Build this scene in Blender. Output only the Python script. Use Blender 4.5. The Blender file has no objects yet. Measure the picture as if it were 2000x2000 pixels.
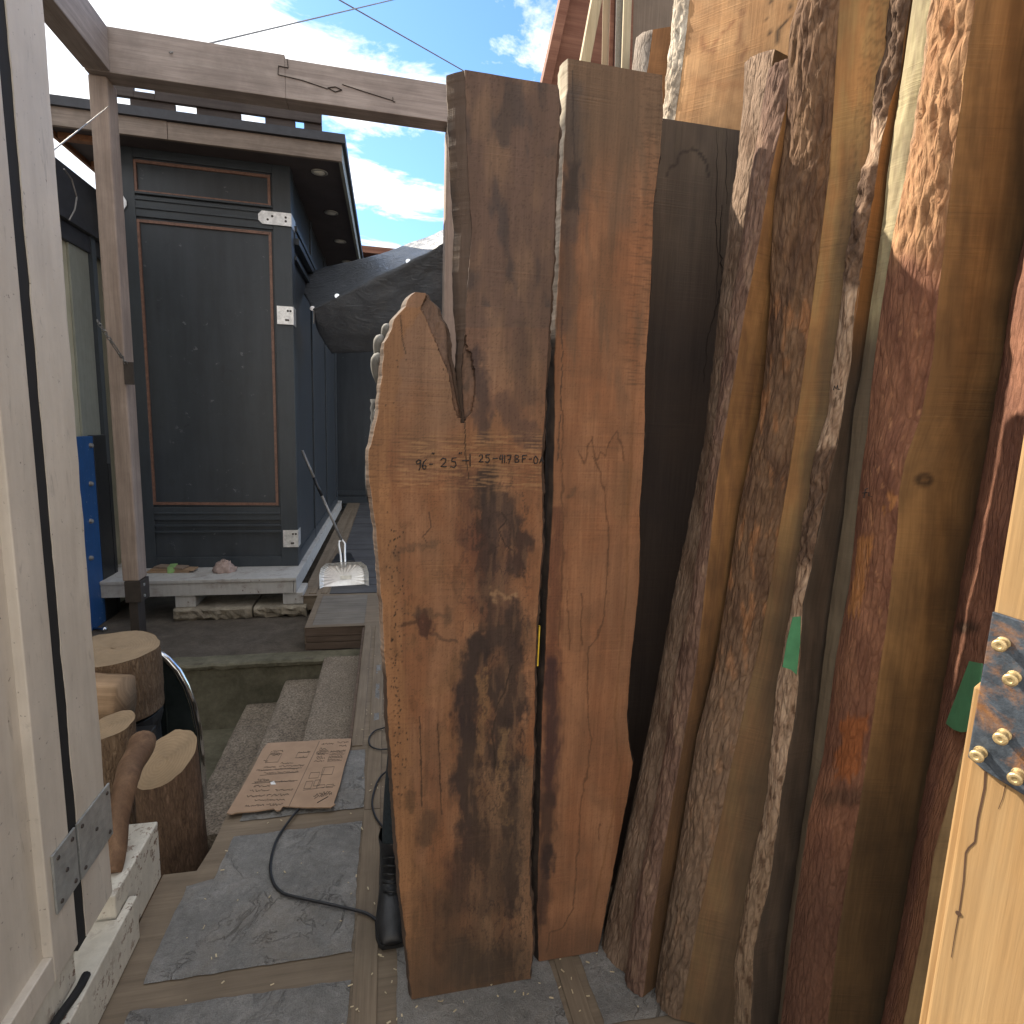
import bpy, bmesh, math, random
from mathutils import Vector, Matrix, noise
random.seed(7)
R = math.radians
SC = bpy.context.scene
COL = SC.collection

# ------------------------------------------------------------------ camera model
FPX = 1117.86            # focal length for a 2000 px wide picture
YAW, PIT, ROL = R(12.37527), R(8.56007), R(1.993623)
EYE = Vector((0, 0, 1.66))
_f = Vector((math.sin(YAW)*math.cos(PIT), math.cos(YAW)*math.cos(PIT), -math.sin(PIT)))
_r0 = Vector((math.cos(YAW), -math.sin(YAW), 0)); _u0 = _r0.cross(_f)
_r = _r0*math.cos(ROL) + _u0*math.sin(ROL); _u = -_r0*math.sin(ROL) + _u0*math.cos(ROL)
def ray(x, y): return _f + _r*((x-1000)/FPX) - _u*((y-1000)/FPX)
def onz(x, y, z=0.0):
    d = ray(x, y); return EYE + d*((z-EYE.z)/d.z)
def ony(x, y, Y):
    d = ray(x, y); return EYE + d*(Y/d.y)
def onx(x, y, X):
    d = ray(x, y); return EYE + d*(X/d.x)
def onpl(x, y, p0, n):
    d = ray(x, y); return EYE + d*((p0-EYE).dot(n)/d.dot(n))
def proj(P):
    v = Vector(P)-EYE; w = _f.dot(v)
    return 1000+FPX*_r.dot(v)/w, 1000-FPX*_u.dot(v)/w

cam = bpy.data.cameras.new('camera'); co = bpy.data.objects.new('camera', cam); COL.objects.link(co)
cam.sensor_width = 36; cam.sensor_fit = 'HORIZONTAL'; cam.lens = 36*FPX/2000
cam.clip_start = .02; cam.clip_end = 2000
m = Matrix((( _r.x, _u.x, -_f.x), (_r.y, _u.y, -_f.y), (_r.z, _u.z, -_f.z))).to_4x4(); m.translation = EYE
co.matrix_world = m; SC.camera = co

# ------------------------------------------------------------------ object helpers
def link(o):
    COL.objects.link(o); return o
def tag(o, label=None, cat=None, group=None, kind=None):
    if label: o['label'] = label
    if cat: o['category'] = cat
    if group: o['group'] = group
    if kind: o['kind'] = kind
    return o
def empty(name, loc, label, cat, group=None):
    o = bpy.data.objects.new(name, None); o.empty_display_size = .1; link(o); o.location = loc
    return tag(o, label, cat, group)
def setpar(o, p):
    if p is not None:
        o.parent = p; o.matrix_parent_inverse = p.matrix_world.inverted() if p.type != 'EMPTY' else Matrix.Translation(-p.location)
class MB:
    """collects shapes in world coordinates, builds ONE mesh object"""
    def __init__(s): s.v = []; s.f = []; s.uv = {}; s.col = {}
    def add(s, vs, fs):
        n = len(s.v); s.v += [Vector(a) for a in vs]; s.f += [tuple(i+n for i in f) for f in fs]; return n
    def box(s, a, b):
        x0, y0, z0 = (min(a[i], b[i]) for i in range(3)); x1, y1, z1 = (max(a[i], b[i]) for i in range(3))
        s.add([(x0,y0,z0),(x1,y0,z0),(x1,y1,z0),(x0,y1,z0),(x0,y0,z1),(x1,y0,z1),(x1,y1,z1),(x0,y1,z1)],
              [(0,3,2,1),(4,5,6,7),(0,1,5,4),(1,2,6,5),(2,3,7,6),(3,0,4,7)]); return s
    def obox(s, c, ex, ey, ez):
        """box by centre and three half-extent vectors"""
        c, ex, ey, ez = map(Vector, (c, ex, ey, ez))
        vs = [c+ex*i+ey*j+ez*k for k in (-1,1) for i, j in ((-1,-1),(1,-1),(1,1),(-1,1))]
        fl = [(0,3,2,1),(4,5,6,7),(0,1,5,4),(1,2,6,5),(2,3,7,6),(3,0,4,7)]
        if ex.cross(ey).dot(ez) < 0: fl = [tuple(reversed(f)) for f in fl]
        s.add(vs, fl); return s
    def bar(s, p, q, w, d, up=(0,0,1)):
        p, q = Vector(p), Vector(q); t = (q-p); L = t.length; t.normalize()
        a = t.cross(Vector(up)); 
        if a.length < 1e-4: a = t.cross(Vector((1,0,0)))
        a.normalize(); b = a.cross(t)
        return s.obox((p+q)/2, a*w/2, b*d/2, t*L/2)
    def prism(s, pts, n):
        """polygon pts extruded by vector n"""
        n = Vector(n); k = len(pts); P = [Vector(p) for p in pts]
        nn = Vector((0,0,0))
        for i in range(k): nn += (P[i]-P[0]).cross(P[(i+1)%k]-P[0])
        if nn.dot(n) < 0: P.reverse()
        s.add([p for p in P]+[p+n for p in P],
              [tuple(reversed(range(k))), tuple(range(k, 2*k))]+[(i, (i+1)%k, k+(i+1)%k, k+i) for i in range(k)]); return s
    def tube(s, path, r, seg=8, cap=True):
        P = [Vector(p) for p in path]; k = len(P); rr = r if isinstance(r, (list, tuple)) else [r]*k
        ref = Vector((.3,.2,1)).normalized(); vs = []; fs = []
        for i, p in enumerate(P):
            t = (P[min(i+1,k-1)]-P[max(i-1,0)]).normalized()
            a = t.cross(ref)
            if a.length < 1e-3: a = t.cross(Vector((1,0,0)))
            a.normalize(); b = t.cross(a); ref = b.cross(t) if False else ref
            vs += [p+(a*math.cos(j*2*math.pi/seg)+b*math.sin(j*2*math.pi/seg))*rr[i] for j in range(seg)]
        for i in range(k-1):
            for j in range(seg):
                fs.append((i*seg+j, i*seg+(j+1)%seg, (i+1)*seg+(j+1)%seg, (i+1)*seg+j))
        if cap: fs += [tuple(reversed(range(seg))), tuple((k-1)*seg+j for j in range(seg))]
        s.add(vs, fs); return s
    def lathe(s, c, axis, prof, seg=24):
        """prof: list of (radius, height along axis)"""
        c = Vector(c); ax = Vector(axis).normalized(); a = ax.orthogonal().normalized(); b = ax.cross(a)
        vs = []; fs = []; k = len(prof)
        for r_, h in prof: vs += [c+ax*h+(a*math.cos(j*2*math.pi/seg)+b*math.sin(j*2*math.pi/seg))*r_ for j in range(seg)]
        for i in range(k-1):
            for j in range(seg): fs.append((i*seg+j, i*seg+(j+1)%seg, (i+1)*seg+(j+1)%seg, (i+1)*seg+j))
        fs += [tuple(reversed(range(seg))), tuple((k-1)*seg+j for j in range(seg))]
        s.add(vs, fs); return s
    def grid(s, rows):
        """rows: equal-length lists of points"""
        n = len(rows[0]); base = len(s.v)
        for r_ in rows: s.v += [Vector(p) for p in r_]
        for i in range(len(rows)-1):
            for j in range(n-1): s.f.append((base+i*n+j, base+i*n+j+1, base+(i+1)*n+j+1, base+(i+1)*n+j))
        return base
    def build(s, name, mat, parent=None, smooth=False, bevel=0, uv=None, col=None, orient=False):
        me = bpy.data.meshes.new(name); org = Vector((0,0,0))
        me.from_pydata([tuple(v) for v in s.v], [], s.f)
        if orient:
            bm = bmesh.new(); bm.from_mesh(me); bmesh.ops.recalc_face_normals(bm, faces=bm.faces); bm.to_mesh(me); bm.free()
        if uv is not None:
            l = me.uv_layers.new(name='UV'); idx = [0]*len(me.loops); me.loops.foreach_get('vertex_index', idx)
            l.data.foreach_set('uv', [c for i in idx for c in uv[i]])
        if col is not None:
            a = me.color_attributes.new('Col', 'FLOAT_COLOR', 'POINT'); a.data.foreach_set('color', [c for q in col for c in (q[0],q[1],q[2],1.0)])
        mats = mat if isinstance(mat, (list, tuple)) else [mat]
        for q in mats: me.materials.append(q)
        if smooth: me.polygons.foreach_set('use_smooth', [True]*len(me.polygons))
        me.update()
        o = bpy.data.objects.new(name, me); link(o)
        # origin to the base centre of the mesh for top-level meshes
        if parent is None and len(s.v):
            xs = [v.x for v in s.v]; ys = [v.y for v in s.v]; zs = [v.z for v in s.v]
            org = Vector(((min(xs)+max(xs))/2, (min(ys)+max(ys))/2, min(zs)))
            me.transform(Matrix.Translation(-org)); o.location = org
            bpy.context.view_layer.update()
        if parent is not None:
            # mesh data in parent's local space (parents are never rotated)
            off = parent.location.copy(); pp = parent.parent
            while pp is not None: off += pp.location; pp = pp.parent
            me.transform(Matrix.Translation(-off)); o.parent = parent
        if bevel:
            b = o.modifiers.new('bevel', 'BEVEL'); b.width = bevel; b.segments = 2; b.limit_method = 'ANGLE'; b.angle_limit = R(40)
        return o

def build_each(b, name, mat, parent, **kw):
    """every loose piece of the builder becomes a part of its own"""
    n = len(b.v); par = list(range(n))
    def find(i):
        while par[i] != i: par[i] = par[par[i]]; i = par[i]
        return i
    for f in b.f:
        r0 = find(f[0])
        for i in f[1:]: par[find(i)] = r0
    groups = {}
    for f in b.f: groups.setdefault(find(f[0]), []).append(f)
    out = []
    for fs in groups.values():
        ids = sorted({i for f in fs for i in f}); mp = {i: k for k, i in enumerate(ids)}
        q = MB(); q.v = [b.v[i] for i in ids]; q.f = [tuple(mp[i] for i in f) for f in fs]; out.append(q.build(name, mat, parent, **kw))
    return out

# ------------------------------------------------------------------ material helpers
class NT:
    def __init__(s, name):
        s.m = bpy.data.materials.new(name); s.m.use_nodes = True; s.t = s.m.node_tree; s.t.nodes.clear()
        s.out = s.n('ShaderNodeOutputMaterial'); s.b = s.n('ShaderNodeBsdfPrincipled'); s.t.links.new(s.b.outputs[0], s.out.inputs[0])
    def n(s, typ, ins=None, **pr):
        nd = s.t.nodes.new(typ)
        for k, v in pr.items(): setattr(nd, k, v)
        for k, v in (ins or {}).items(): s.set(nd, k, v)
        return nd
    def set(s, nd, k, v):
        i = nd.inputs[k]
        if isinstance(v, bpy.types.NodeSocket): s.t.links.new(v, i)
        elif isinstance(v, bpy.types.Node): s.t.links.new(v.outputs[0], i)
        else:
            if isinstance(v, (tuple, list)) and len(v) == 3 and i.type == 'RGBA': v = (*v, 1)
            i.default_value = v
    def coord(s, which, scale=(1,1,1), rot=(0,0,0)):
        tc = s.n('ShaderNodeTexCoord'); mp = s.n('ShaderNodeMapping', {0: tc.outputs[which], 'Scale': scale, 'Rotation': rot}); return mp.outputs[0]
    def noise(s, vec, scale, detail=5, rough=.6, dist=0):
        return s.n('ShaderNodeTexNoise', {'Vector': vec, 'Scale': scale, 'Detail': detail, 'Roughness': rough, 'Distortion': dist}).outputs[0]
    def ramp(s, fac, stops):
        nd = s.n('ShaderNodeValToRGB', {0: fac}); e = nd.color_ramp.elements
        while len(e) < len(stops): e.new(.5)
        for a, (p, c) in zip(e, stops):
            a.position = p; a.color = (*c, 1) if isinstance(c, (tuple, list)) else (c, c, c, 1)
        return nd.outputs[0]
    def mix(s, fac, a, b, blend='MIX'):
        nd = s.n('ShaderNodeMix', data_type='RGBA', blend_type=blend)
        s.set(nd, 0, fac); s.set(nd, 6, a); s.set(nd, 7, b); return nd.outputs[2]
    def math(s, op, a, b=0.0, clamp=False):
        nd = s.n('ShaderNodeMath', {0: a, 1: b}, operation=op, use_clamp=clamp); return nd.outputs[0]
    def bump(s, h, strength=.5, dist=.01, nrm=None):
        d = {'Height': h, 'Strength': strength, 'Distance': dist}
        if nrm is not None: d['Normal'] = nrm
        return s.n('ShaderNodeBump', d).outputs[0]
    def fin(s, **kw):
        names = dict(col='Base Color', rough='Roughness', metal='Metallic', normal='Normal', spec='Specular IOR Level', alpha='Alpha', trans='Transmission Weight')
        for k, v in kw.items(): s.set(s.b, names[k], v)
        return s.m

def wood(name, c1, c2, axis='z', coord='Object', scale=1.0, bump=.35, rough=.75, dirt=.35, saw=False, vcol=False, dirtcol=None):
    """grain runs along `axis` ('v' = UV second axis)"""
    t = NT(name)
    if coord == 'UV':
        st = (1.0, .06, 1); base = t.coord('UV'); g = t.coord('UV', (28*scale, 1.3*scale, 1)); fine = t.coord('UV', (160*scale, 5*scale, 1))
    else:
        k = {'x': 0, 'y': 1, 'z': 2}[axis]
        a = [28*scale]*3; a[k] = 1.3*scale; b = [160*scale]*3; b[k] = 5*scale
        base = t.coord(coord); g = t.coord(coord, a); fine = t.coord(coord, b)
    n1 = t.noise(g, 1.0, 4, .6, .6); n2 = t.noise(fine, 1.0, 3, .6); n3 = t.noise(base, 3.2*scale, 5, .65, .3)
    col = t.ramp(n1, [(.3, c1), (.7, c2)])
    if vcol:
        at = t.n('ShaderNodeVertexColor', layer_name='Col').outputs[0]
        gr = t.ramp(n1, [(.25, .80), (.75, 1.16)]); col = t.mix(1.0, at, gr, 'MULTIPLY')
    f = t.ramp(n2, [(.3, .72), (.62, 1.08)]); col = t.mix(.55, col, f, 'MULTIPLY')
    dm = t.ramp(n3, [(.40, 1), (.62, 0)])
    dc = dirtcol or tuple(x*.45 for x in c1)
    if dirt: col = t.mix(t.math('MULTIPLY', dm, dirt), col, dc)
    h = t.math('ADD', t.math('MULTIPLY', n1, .5), t.math('MULTIPLY', n2, .5))
    if saw:
        sv = t.coord('UV', (2.2, 150, 1), (0, 0, R(.6))) if coord == 'UV' else t.coord(coord, (2, 2, 130))
        sn = t.noise(sv, 1.0, 3, .7, .25); patch = t.ramp(t.noise(base, 4.5, 3), [(.42, 0), (.62, 1)])
        sm = t.math('MULTIPLY', t.ramp(sn, [(.48, 0), (.70, 1)]), patch)
        col = t.mix(t.math('MULTIPLY', sm, .20), col, t.mix(1.0, col, (1.75, 1.65, 1.5), 'MULTIPLY'))
        col = t.mix(t.math('MULTIPLY', t.ramp(sn, [(.30, 1), (.40, 0)]), t.math('MULTIPLY', patch, .30)), col, (.03, .02, .015))
        h = t.math('ADD', h, t.math('MULTIPLY', sm, .4))
    return t.fin(col=col, rough=rough, spec=.25, normal=t.bump(h, bump, .004))

def bark(name, dark, mid, light, bump=1.0, flake=None, vcol=False):
    """rough bark on a UV mapped strip; v runs up the trunk"""
    t = NT(name)
    v1 = t.coord('UV', (75, 16, 1), (0, 0, R(5))); v2 = t.coord('UV', (230, 70, 1)); v0 = t.coord('UV', (9, 2.2, 1))
    n1 = t.noise(v1, 1, 6, .68, .9); n2 = t.noise(v2, 1, 4, .65, .4); n0 = t.noise(v0, 1, 4, .6, .5)
    w = t.n('ShaderNodeTexVoronoi', {'Vector': t.coord('UV', (85, 17, 1), (0, 0, R(-6))), 'Scale': 1.0, 'Randomness': 1.0}, feature='DISTANCE_TO_EDGE').outputs[0]
    cr = t.ramp(w, [(.0, 0), (.16, 1)])
    col = t.ramp(n1, [(.28, dark), (.5, mid), (.72, light)])
    col = t.mix(t.math('MULTIPLY', t.math('SUBTRACT', 1.0, cr), .45), col, dark)
    col = t.mix(.5, col, t.ramp(n2, [(.3, .65), (.7, 1.2)]), 'MULTIPLY')
    col = t.mix(.6, col, t.ramp(n0, [(.3, .7), (.7, 1.25)]), 'MULTIPLY')
    if vcol:
        at = t.n('ShaderNodeVertexColor', layer_name='Col').outputs[0]; col = t.mix(1.0, col, at, 'MULTIPLY')
    h = t.math('ADD', t.math('MULTIPLY', n1, .6), t.math('ADD', t.math('MULTIPLY', cr, .35), t.math('MULTIPLY', n2, .3)))
    return t.fin(col=col, rough=.9, spec=.15, normal=t.bump(h, bump, .012))

def paint(name, c, chip=None, rough=.5, amt=.5, bump=.15, scale=1.0, stain=None, coord='Object', scuff=0):
    t = NT(name); v = t.coord(coord)
    n1 = t.noise(v, 6*scale, 6, .65); n2 = t.noise(v, 45*scale, 4, .6); n3 = t.noise(t.coord(coord, (30, 30, 3)), scale, 4, .6)
    col = t.mix(.5, c, t.mix(1.0, c, t.ramp(n1, [(.3, .72), (.7, 1.12)]), 'MULTIPLY'))
    col = t.mix(.25, col, t.ramp(n3, [(.35, .6), (.65, 1.1)]), 'MULTIPLY')
    if stain: col = t.mix(t.math('MULTIPLY', t.ramp(n1, [(.52, 0), (.7, 1)]), .6), col, stain)
    if scuff:
        sc = t.ramp(t.noise(t.coord(coord, (8, 60, 9), (0, 0, R(20))), 1.0, 5, .7, .6), [(.60, 0), (.68, 1)]); sp_ = t.ramp(t.noise(v, 70, 3, .6), [(.68, 0), (.72, 1)])
        col = t.mix(t.math('MULTIPLY', sc, scuff), col, tuple(q*.45 for q in c)); col = t.mix(t.math('MULTIPLY', sp_, scuff*1.4, True), col, (.06, .045, .035))
        lo_ = t.ramp(t.noise(t.coord(coord, (7, 7, .7)), 1.0, 5, .65), [(.45, 0), (.75, 1)]); col = t.mix(t.math('MULTIPLY', lo_, scuff), col, (.30, .245, .19) if c[0] > .2 else tuple(q*1.7+.006 for q in c))
    if chip:
        k = t.math('MULTIPLY', t.ramp(t.noise(v, 22*scale, 6, .7), [(.66-.12*amt, 0), (.69-.12*amt, 1)]), t.ramp(t.noise(v, 3*scale, 2), [(.4, 0), (.55, 1)]))
        col = t.mix(k, col, chip)
    return t.fin(col=col, rough=rough, spec=.4, normal=t.bump(t.math('ADD', n2, t.math('MULTIPLY', n1, .6)), bump, .006))

def stone(name, c1, c2, scale=1.0, bump=.6, rough=.85, speck=0, mid=None, veins=0):
    t = NT(name); v = t.coord('Object')
    n1 = t.noise(v, 3*scale, 6, .65, .4); n2 = t.noise(v, 22*scale, 6, .7); n3 = t.noise(v, (160 if speck < .6 else 75)*scale, 3, .6)
    st = [(.3, c1), (.7, c2)] if mid is None else [(.28, c1), (.5, mid), (.72, c2)]
    col = t.ramp(n1, st)
    col = t.mix(.6, col, t.ramp(n2, [(.3, .65), (.7, 1.25)]), 'MULTIPLY')
    if speck: col = t.mix(speck, col, t.ramp(n3, [(.35, .35), (.65, 1.6)]), 'MULTIPLY')
    h = t.math('ADD', t.math('MULTIPLY', n1, .5), t.math('ADD', t.math('MULTIPLY', n2, .5), t.math('MULTIPLY', n3, .15+.4*speck)))
    if veins:
        rg_ = t.math('ABSOLUTE', t.math('SUBTRACT', t.noise(v, 5.5, 5, .62, .8), .5)); vn = t.math('MULTIPLY', t.ramp(rg_, [(.0, 1), (.012, 0)]), t.ramp(t.noise(v, 3.1, 2), [(.42, 0), (.58, 1)]))
        col = t.mix(t.math('MULTIPLY', vn, veins), col, tuple(q*.45 for q in c1)); h = t.math('SUBTRACT', h, t.math('MULTIPLY', vn, .28))
        du = t.ramp(t.noise(v, 2.2, 5, .7), [(.50, 0), (.70, 1)]); col = t.mix(t.math('MULTIPLY', du, .45), col, (.20, .165, .125))
    return t.fin(col=col, rough=rough, spec=.3, normal=t.bump(h, bump, .012))

def plain(name, c, rough=.6, metal=0, var=.25, scale=12, bump=.1):
    t = NT(name); v = t.coord('Object'); n1 = t.noise(v, scale, 5, .65)
    col = t.mix(1.0, c, t.ramp(n1, [(.3, 1-var), (.7, 1+var)]), 'MULTIPLY')
    return t.fin(col=col, rough=rough, metal=metal, normal=t.bump(n1, bump, .005))

def rustmetal(name):
    t = NT(name); v = t.coord('Object')
    n1 = t.noise(v, 14, 8, .7, .5); n2 = t.noise(v, 60, 5, .7); n3 = t.noise(v, 300, 2, .5)
    col = t.ramp(n2, [(.3, (.035, .045, .06)), (.7, (.10, .125, .16))])
    rm = t.ramp(n1, [(.50, 0), (.62, 1)])
    col = t.mix(rm, col, t.ramp(n2, [(.3, (.10, .04, .015)), (.7, (.30, .14, .05))]))
    h = t.math('ADD', t.math('MULTIPLY', n3, .3), t.math('MULTIPLY', n2, .6))
    return t.fin(col=col, rough=t.mix(rm, (.42,)*3, (.85,)*3), metal=t.math('MULTIPLY', t.math('SUBTRACT', 1.0, rm), .35), normal=t.bump(h, .35, .004))

def diamond(name, c=(.55, .56, .57), metal=.75):
    """tread plate: alternating raised bars, from object coordinates"""
    t = NT(name); tc = t.n('ShaderNodeTexCoord').outputs['Object']
    n1 = t.noise(tc, 25, 5, .65)
    def bars(ang, off):
        sp = t.n('ShaderNodeSeparateXYZ', {0: t.n('ShaderNodeMapping', {0: tc, 'Location': (off, off, off), 'Scale': (60, 60, 60), 'Rotation': (0, ang, 0)}).outputs[0]})
        a = t.math('ABSOLUTE', t.math('SUBTRACT', t.math('FRACT', sp.outputs[0]), .5)); b = t.math('ABSOLUTE', t.math('SUBTRACT', t.math('FRACT', t.math('MULTIPLY', sp.outputs[2], .5)), .5))
        return t.math('MULTIPLY', t.math('LESS_THAN', a, .14), t.math('LESS_THAN', b, .3))
    h = t.math('MAXIMUM', bars(R(45), 0), bars(R(-45), .35))
    col = t.mix(1.0, c, t.ramp(n1, [(.3, .7), (.7, 1.15)]), 'MULTIPLY')
    return t.fin(col=col, rough=.38, metal=metal, normal=t.bump(h, .9, .004))

# ------------------------------------------------------------------ materials
M = {}
M['white'] = paint('white_paint', (.60, .55, .485), chip=(.07, .05, .035), rough=.45, amt=-.25, bump=.22, scale=.6, scuff=.42)
M['white_worn'] = paint('worn_white_paint', (.58, .55, .48), chip=(.16, .10, .07), rough=.6, amt=.95, bump=.3, scale=1.5)
M['rubber'] = plain('black_rubber', (.008, .008, .009), .8)
M['black'] = plain('black_plastic', (.012, .013, .015), .45)
M['galv'] = diamond('tread_plate', (.34, .35, .345), .3)
M['alu_plate'] = diamond('bright_tread_plate', (.78, .78, .78))
M['post'] = wood('weathered_post_wood', (.25, .19, .155), (.38, .30, .25), 'z', dirt=.3)
M['beamx'] = wood('weathered_beam_wood', (.25, .205, .185), (.37, .315, .285), 'x', dirt=.35)
M['beamy'] = wood('weathered_crossbeam_wood', (.25, .205, .185), (.37, .315, .285), 'y', dirt=.35)
M['steel'] = plain('dark_brown_steel', (.045, .035, .03), .6, .2)
M['navy'] = paint('dark_blue_paint', (.034, .041, .049), chip=(.10, .11, .12), rough=.36, amt=.2, bump=.14, scale=.5, scuff=.3)
M['navy2'] = paint('dark_blue_trim_paint', (.040, .049, .058), rough=.4, bump=.1)
M['copper'] = plain('copper_brown_trim', (.165, .085, .058), .5, 0, .35, 30)
M['fascia'] = wood('grey_fascia_wood', (.19, .155, .13), (.29, .24, .205), 'x', dirt=.4)
M['soffit'] = plain('dark_soffit', (.060, .050, .052), .8, 0, .15, 4)
M['soffit_side'] = wood('rafters_wood', (.2, .09, .045), (.3, .15, .08), 'y')
M['roofedge'] = plain('dark_roof_edge', (.03, .032, .04), .6)
M['lamp'] = plain('downlight_glass', (.75, .72, .62), .35)
M['lampring'] = plain('downlight_ring', (.5, .48, .42), .3, .6)
M['railwood'] = wood('dark_roof_rail_wood', (.05, .04, .038), (.09, .075, .068), 'x')
M['platform'] = paint('grey_platform_paint', (.44, .43, .41), chip=(.14, .10, .075), rough=.7, amt=.3, bump=.2, stain=(.14, .105, .08))
M['concrete'] = stone('mossy_concrete', (.075, .070, .046), (.17, .155, .11), 1.4, .6)
M['slabstone'] = stone('pale_rough_stone', (.17, .145, .11), (.36, .32, .25), 2.5, 1.0)
M['tread'] = stone('aggregate_tread', (.16, .128, .098), (.24, .20, .155), 1.2, .8, .9, .75)
M['soil'] = stone('dark_soil', (.060, .050, .040), (.12, .10, .08), 2.0, .8, .95, .4)
M['ground'] = stone('dirt_ground', (.045, .04, .033), (.10, .085, .07), .8, .6, .95, .3)
M['slate'] = stone('blue_grey_slate', (.15, .148, .142), (.29, .282, .27), 1.8, 1.2, .62, .3, (.21, .206, .198), .22)
M['deckwood'] = wood('brown_deck_frame', (.16, .125, .09), (.235, .186, .135), 'y', dirt=.3, bump=.3)
M['deckwoodx'] = wood('brown_deck_strip', (.16, .125, .09), (.235, .186, .135), 'x', dirt=.3, bump=.3)
M['deckside'] = wood('brown_side_boards', (.09, .062, .045), (.15, .11, .085), 'x', dirt=.4)
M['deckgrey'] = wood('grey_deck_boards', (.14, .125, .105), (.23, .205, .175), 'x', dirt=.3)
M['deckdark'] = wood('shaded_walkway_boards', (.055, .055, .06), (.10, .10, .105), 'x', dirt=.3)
M['card'] = None
M['ink'] = plain('black_marker_ink', (.012, .010, .012), .6)
M['ink2'] = plain('grey_pencil', (.05, .04, .035), .6)
M['cable'] = plain('black_cable', (.010, .011, .014), .45)
M['wire'] = plain('grey_wire', (.22, .21, .2), .5, .4)
M['blue'] = paint('bright_blue_paint', (.020, .085, .24), chip=(.35, .37, .40), rough=.5, amt=.3, bump=.2)
M['cream'] = paint('cream_paint', (.46, .43, .31), rough=.6, bump=.1)
M['cream2'] = paint('grey_green_paint', (.26, .27, .23), rough=.6, bump=.1)
M['chrome'] = plain('chrome', (.72, .74, .76), .12, 1, .05, 8, 0)
M['glassy'] = plain('dark_fluted_panel', (.025, .032, .032), .22, 0, .4, 5)
M['alu'] = plain('brushed_aluminium', (.80, .79, .76), .34, .55, .12, 22, .15)
M['tarp'] = None
M['skin'] = plain('skin', (.42, .25, .18), .5)
M['jacket'] = plain('dark_jacket_cloth', (.03, .032, .036), .9, 0, .3, 60, .3)
M['jeans'] = plain('dark_denim', (.018, .028, .036), .9, 0, .35, 80, .3)
M['glove'] = plain('grey_glove', (.17, .17, .165), .8, 0, .2, 50, .3)
M['boot'] = plain('black_leather', (.013, .014, .017), .38, 0, .4, 25, .35)
M['hair'] = plain('brown_hair', (.05, .03, .02), .6)
M['greentape'] = plain('green_masking_tape', (.075, .27, .135), .6, 0, .12, 30, .2)
M['rag'] = plain('pink_rag', (.33, .25, .22), .9, 0, .25, 30, .3)
M['boardscrap'] = wood('pale_scrap_board', (.30, .20, .12), (.42, .30, .20), 'x')
M['limetape'] = plain('lime_green_tape', (.20, .33, .12), .6)
M['yellow'] = plain('yellow_plastic', (.65, .45, .03), .5)
M['lumber'] = wood('fresh_lumber', (.31, .185, .08), (.43, .28, .135), 'z', dirt=.25, dirtcol=(.30, .22, .13), bump=.3)
M['rust'] = rustmetal('rusty_blue_steel')
M['screw'] = plain('brass_screw', (.50, .38, .20), .4, .6, .4, 90, .2)
M['chip'] = plain('pale_wood_chip', (.50, .42, .28), .8)
M['crack'] = plain('dark_crack', (.02, .012, .008), .9)
M['crack2'] = plain('brown_crack', (.075, .038, .02), .9)
M['siding'] = wood('red_brown_siding', (.17, .07, .045), (.27, .13, .085), 'x', dirt=.2)
M['stud'] = wood('pale_stud_wood', (.42, .34, .22), (.58, .49, .34), 'z', dirt=.2)
M['ply'] = wood('brown_grey_plywood', (.22, .16, .12), (.30, .23, .175), 'z', dirt=.3)
M['wall'] = paint('pale_house_wall', (.70, .68, .65), rough=.8)
M['yard'] = stone('pale_yard_concrete', (.36, .33, .29), (.52, .48, .42), .6, .4)
M['roofing'] = plain('dark_roofing', (.05, .045, .045), .9)
M['winglass'] = plain('window_glass', (.03, .04, .05), .08, 0, .1)

def mk_card():
    t = NT('brown_cardboard'); v = t.coord('Object'); n1 = t.noise(v, 9, 5, .6); n2 = t.noise(t.coord('Object', (6, 120, 6)), 1, 2)
    col = t.mix(1.0, (.335, .225, .15), t.ramp(n1, [(.3, .85), (.7, 1.12)]), 'MULTIPLY')
    return t.fin(col=col, rough=.85, normal=t.bump(t.math('ADD', n1, t.math('MULTIPLY', n2, .3)), .15, .004))
M['card'] = mk_card()
def mk_tarp():
    t = NT('dark_tarpaulin'); v = t.coord('Object'); n1 = t.noise(v, 5, 5, .6, .6); n2 = t.noise(v, 14, 4, .6, .8)
    col = t.mix(1.0, (.105, .115, .13), t.ramp(n1, [(.3, .8), (.7, 1.2)]), 'MULTIPLY')
    cz_ = t.math('ABSOLUTE', t.math('SUBTRACT', t.noise(t.coord('Object', (3, 3, 9), (0, R(25), 0)), 1.6, 5, .6, 1.2), .5))
    col = t.mix(t.math('MULTIPLY', t.ramp(t.noise(v, 3, 5, .7), [(.5, 0), (.7, 1)]), .35), col, (.16, .16, .16))
    return t.fin(col=col, rough=.45, normal=t.bump(t.math('ADD', t.math('MULTIPLY', cz_, 1.6), t.math('MULTIPLY', n2, .5)), .55, .03))
M['tarp'] = mk_tarp()

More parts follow.
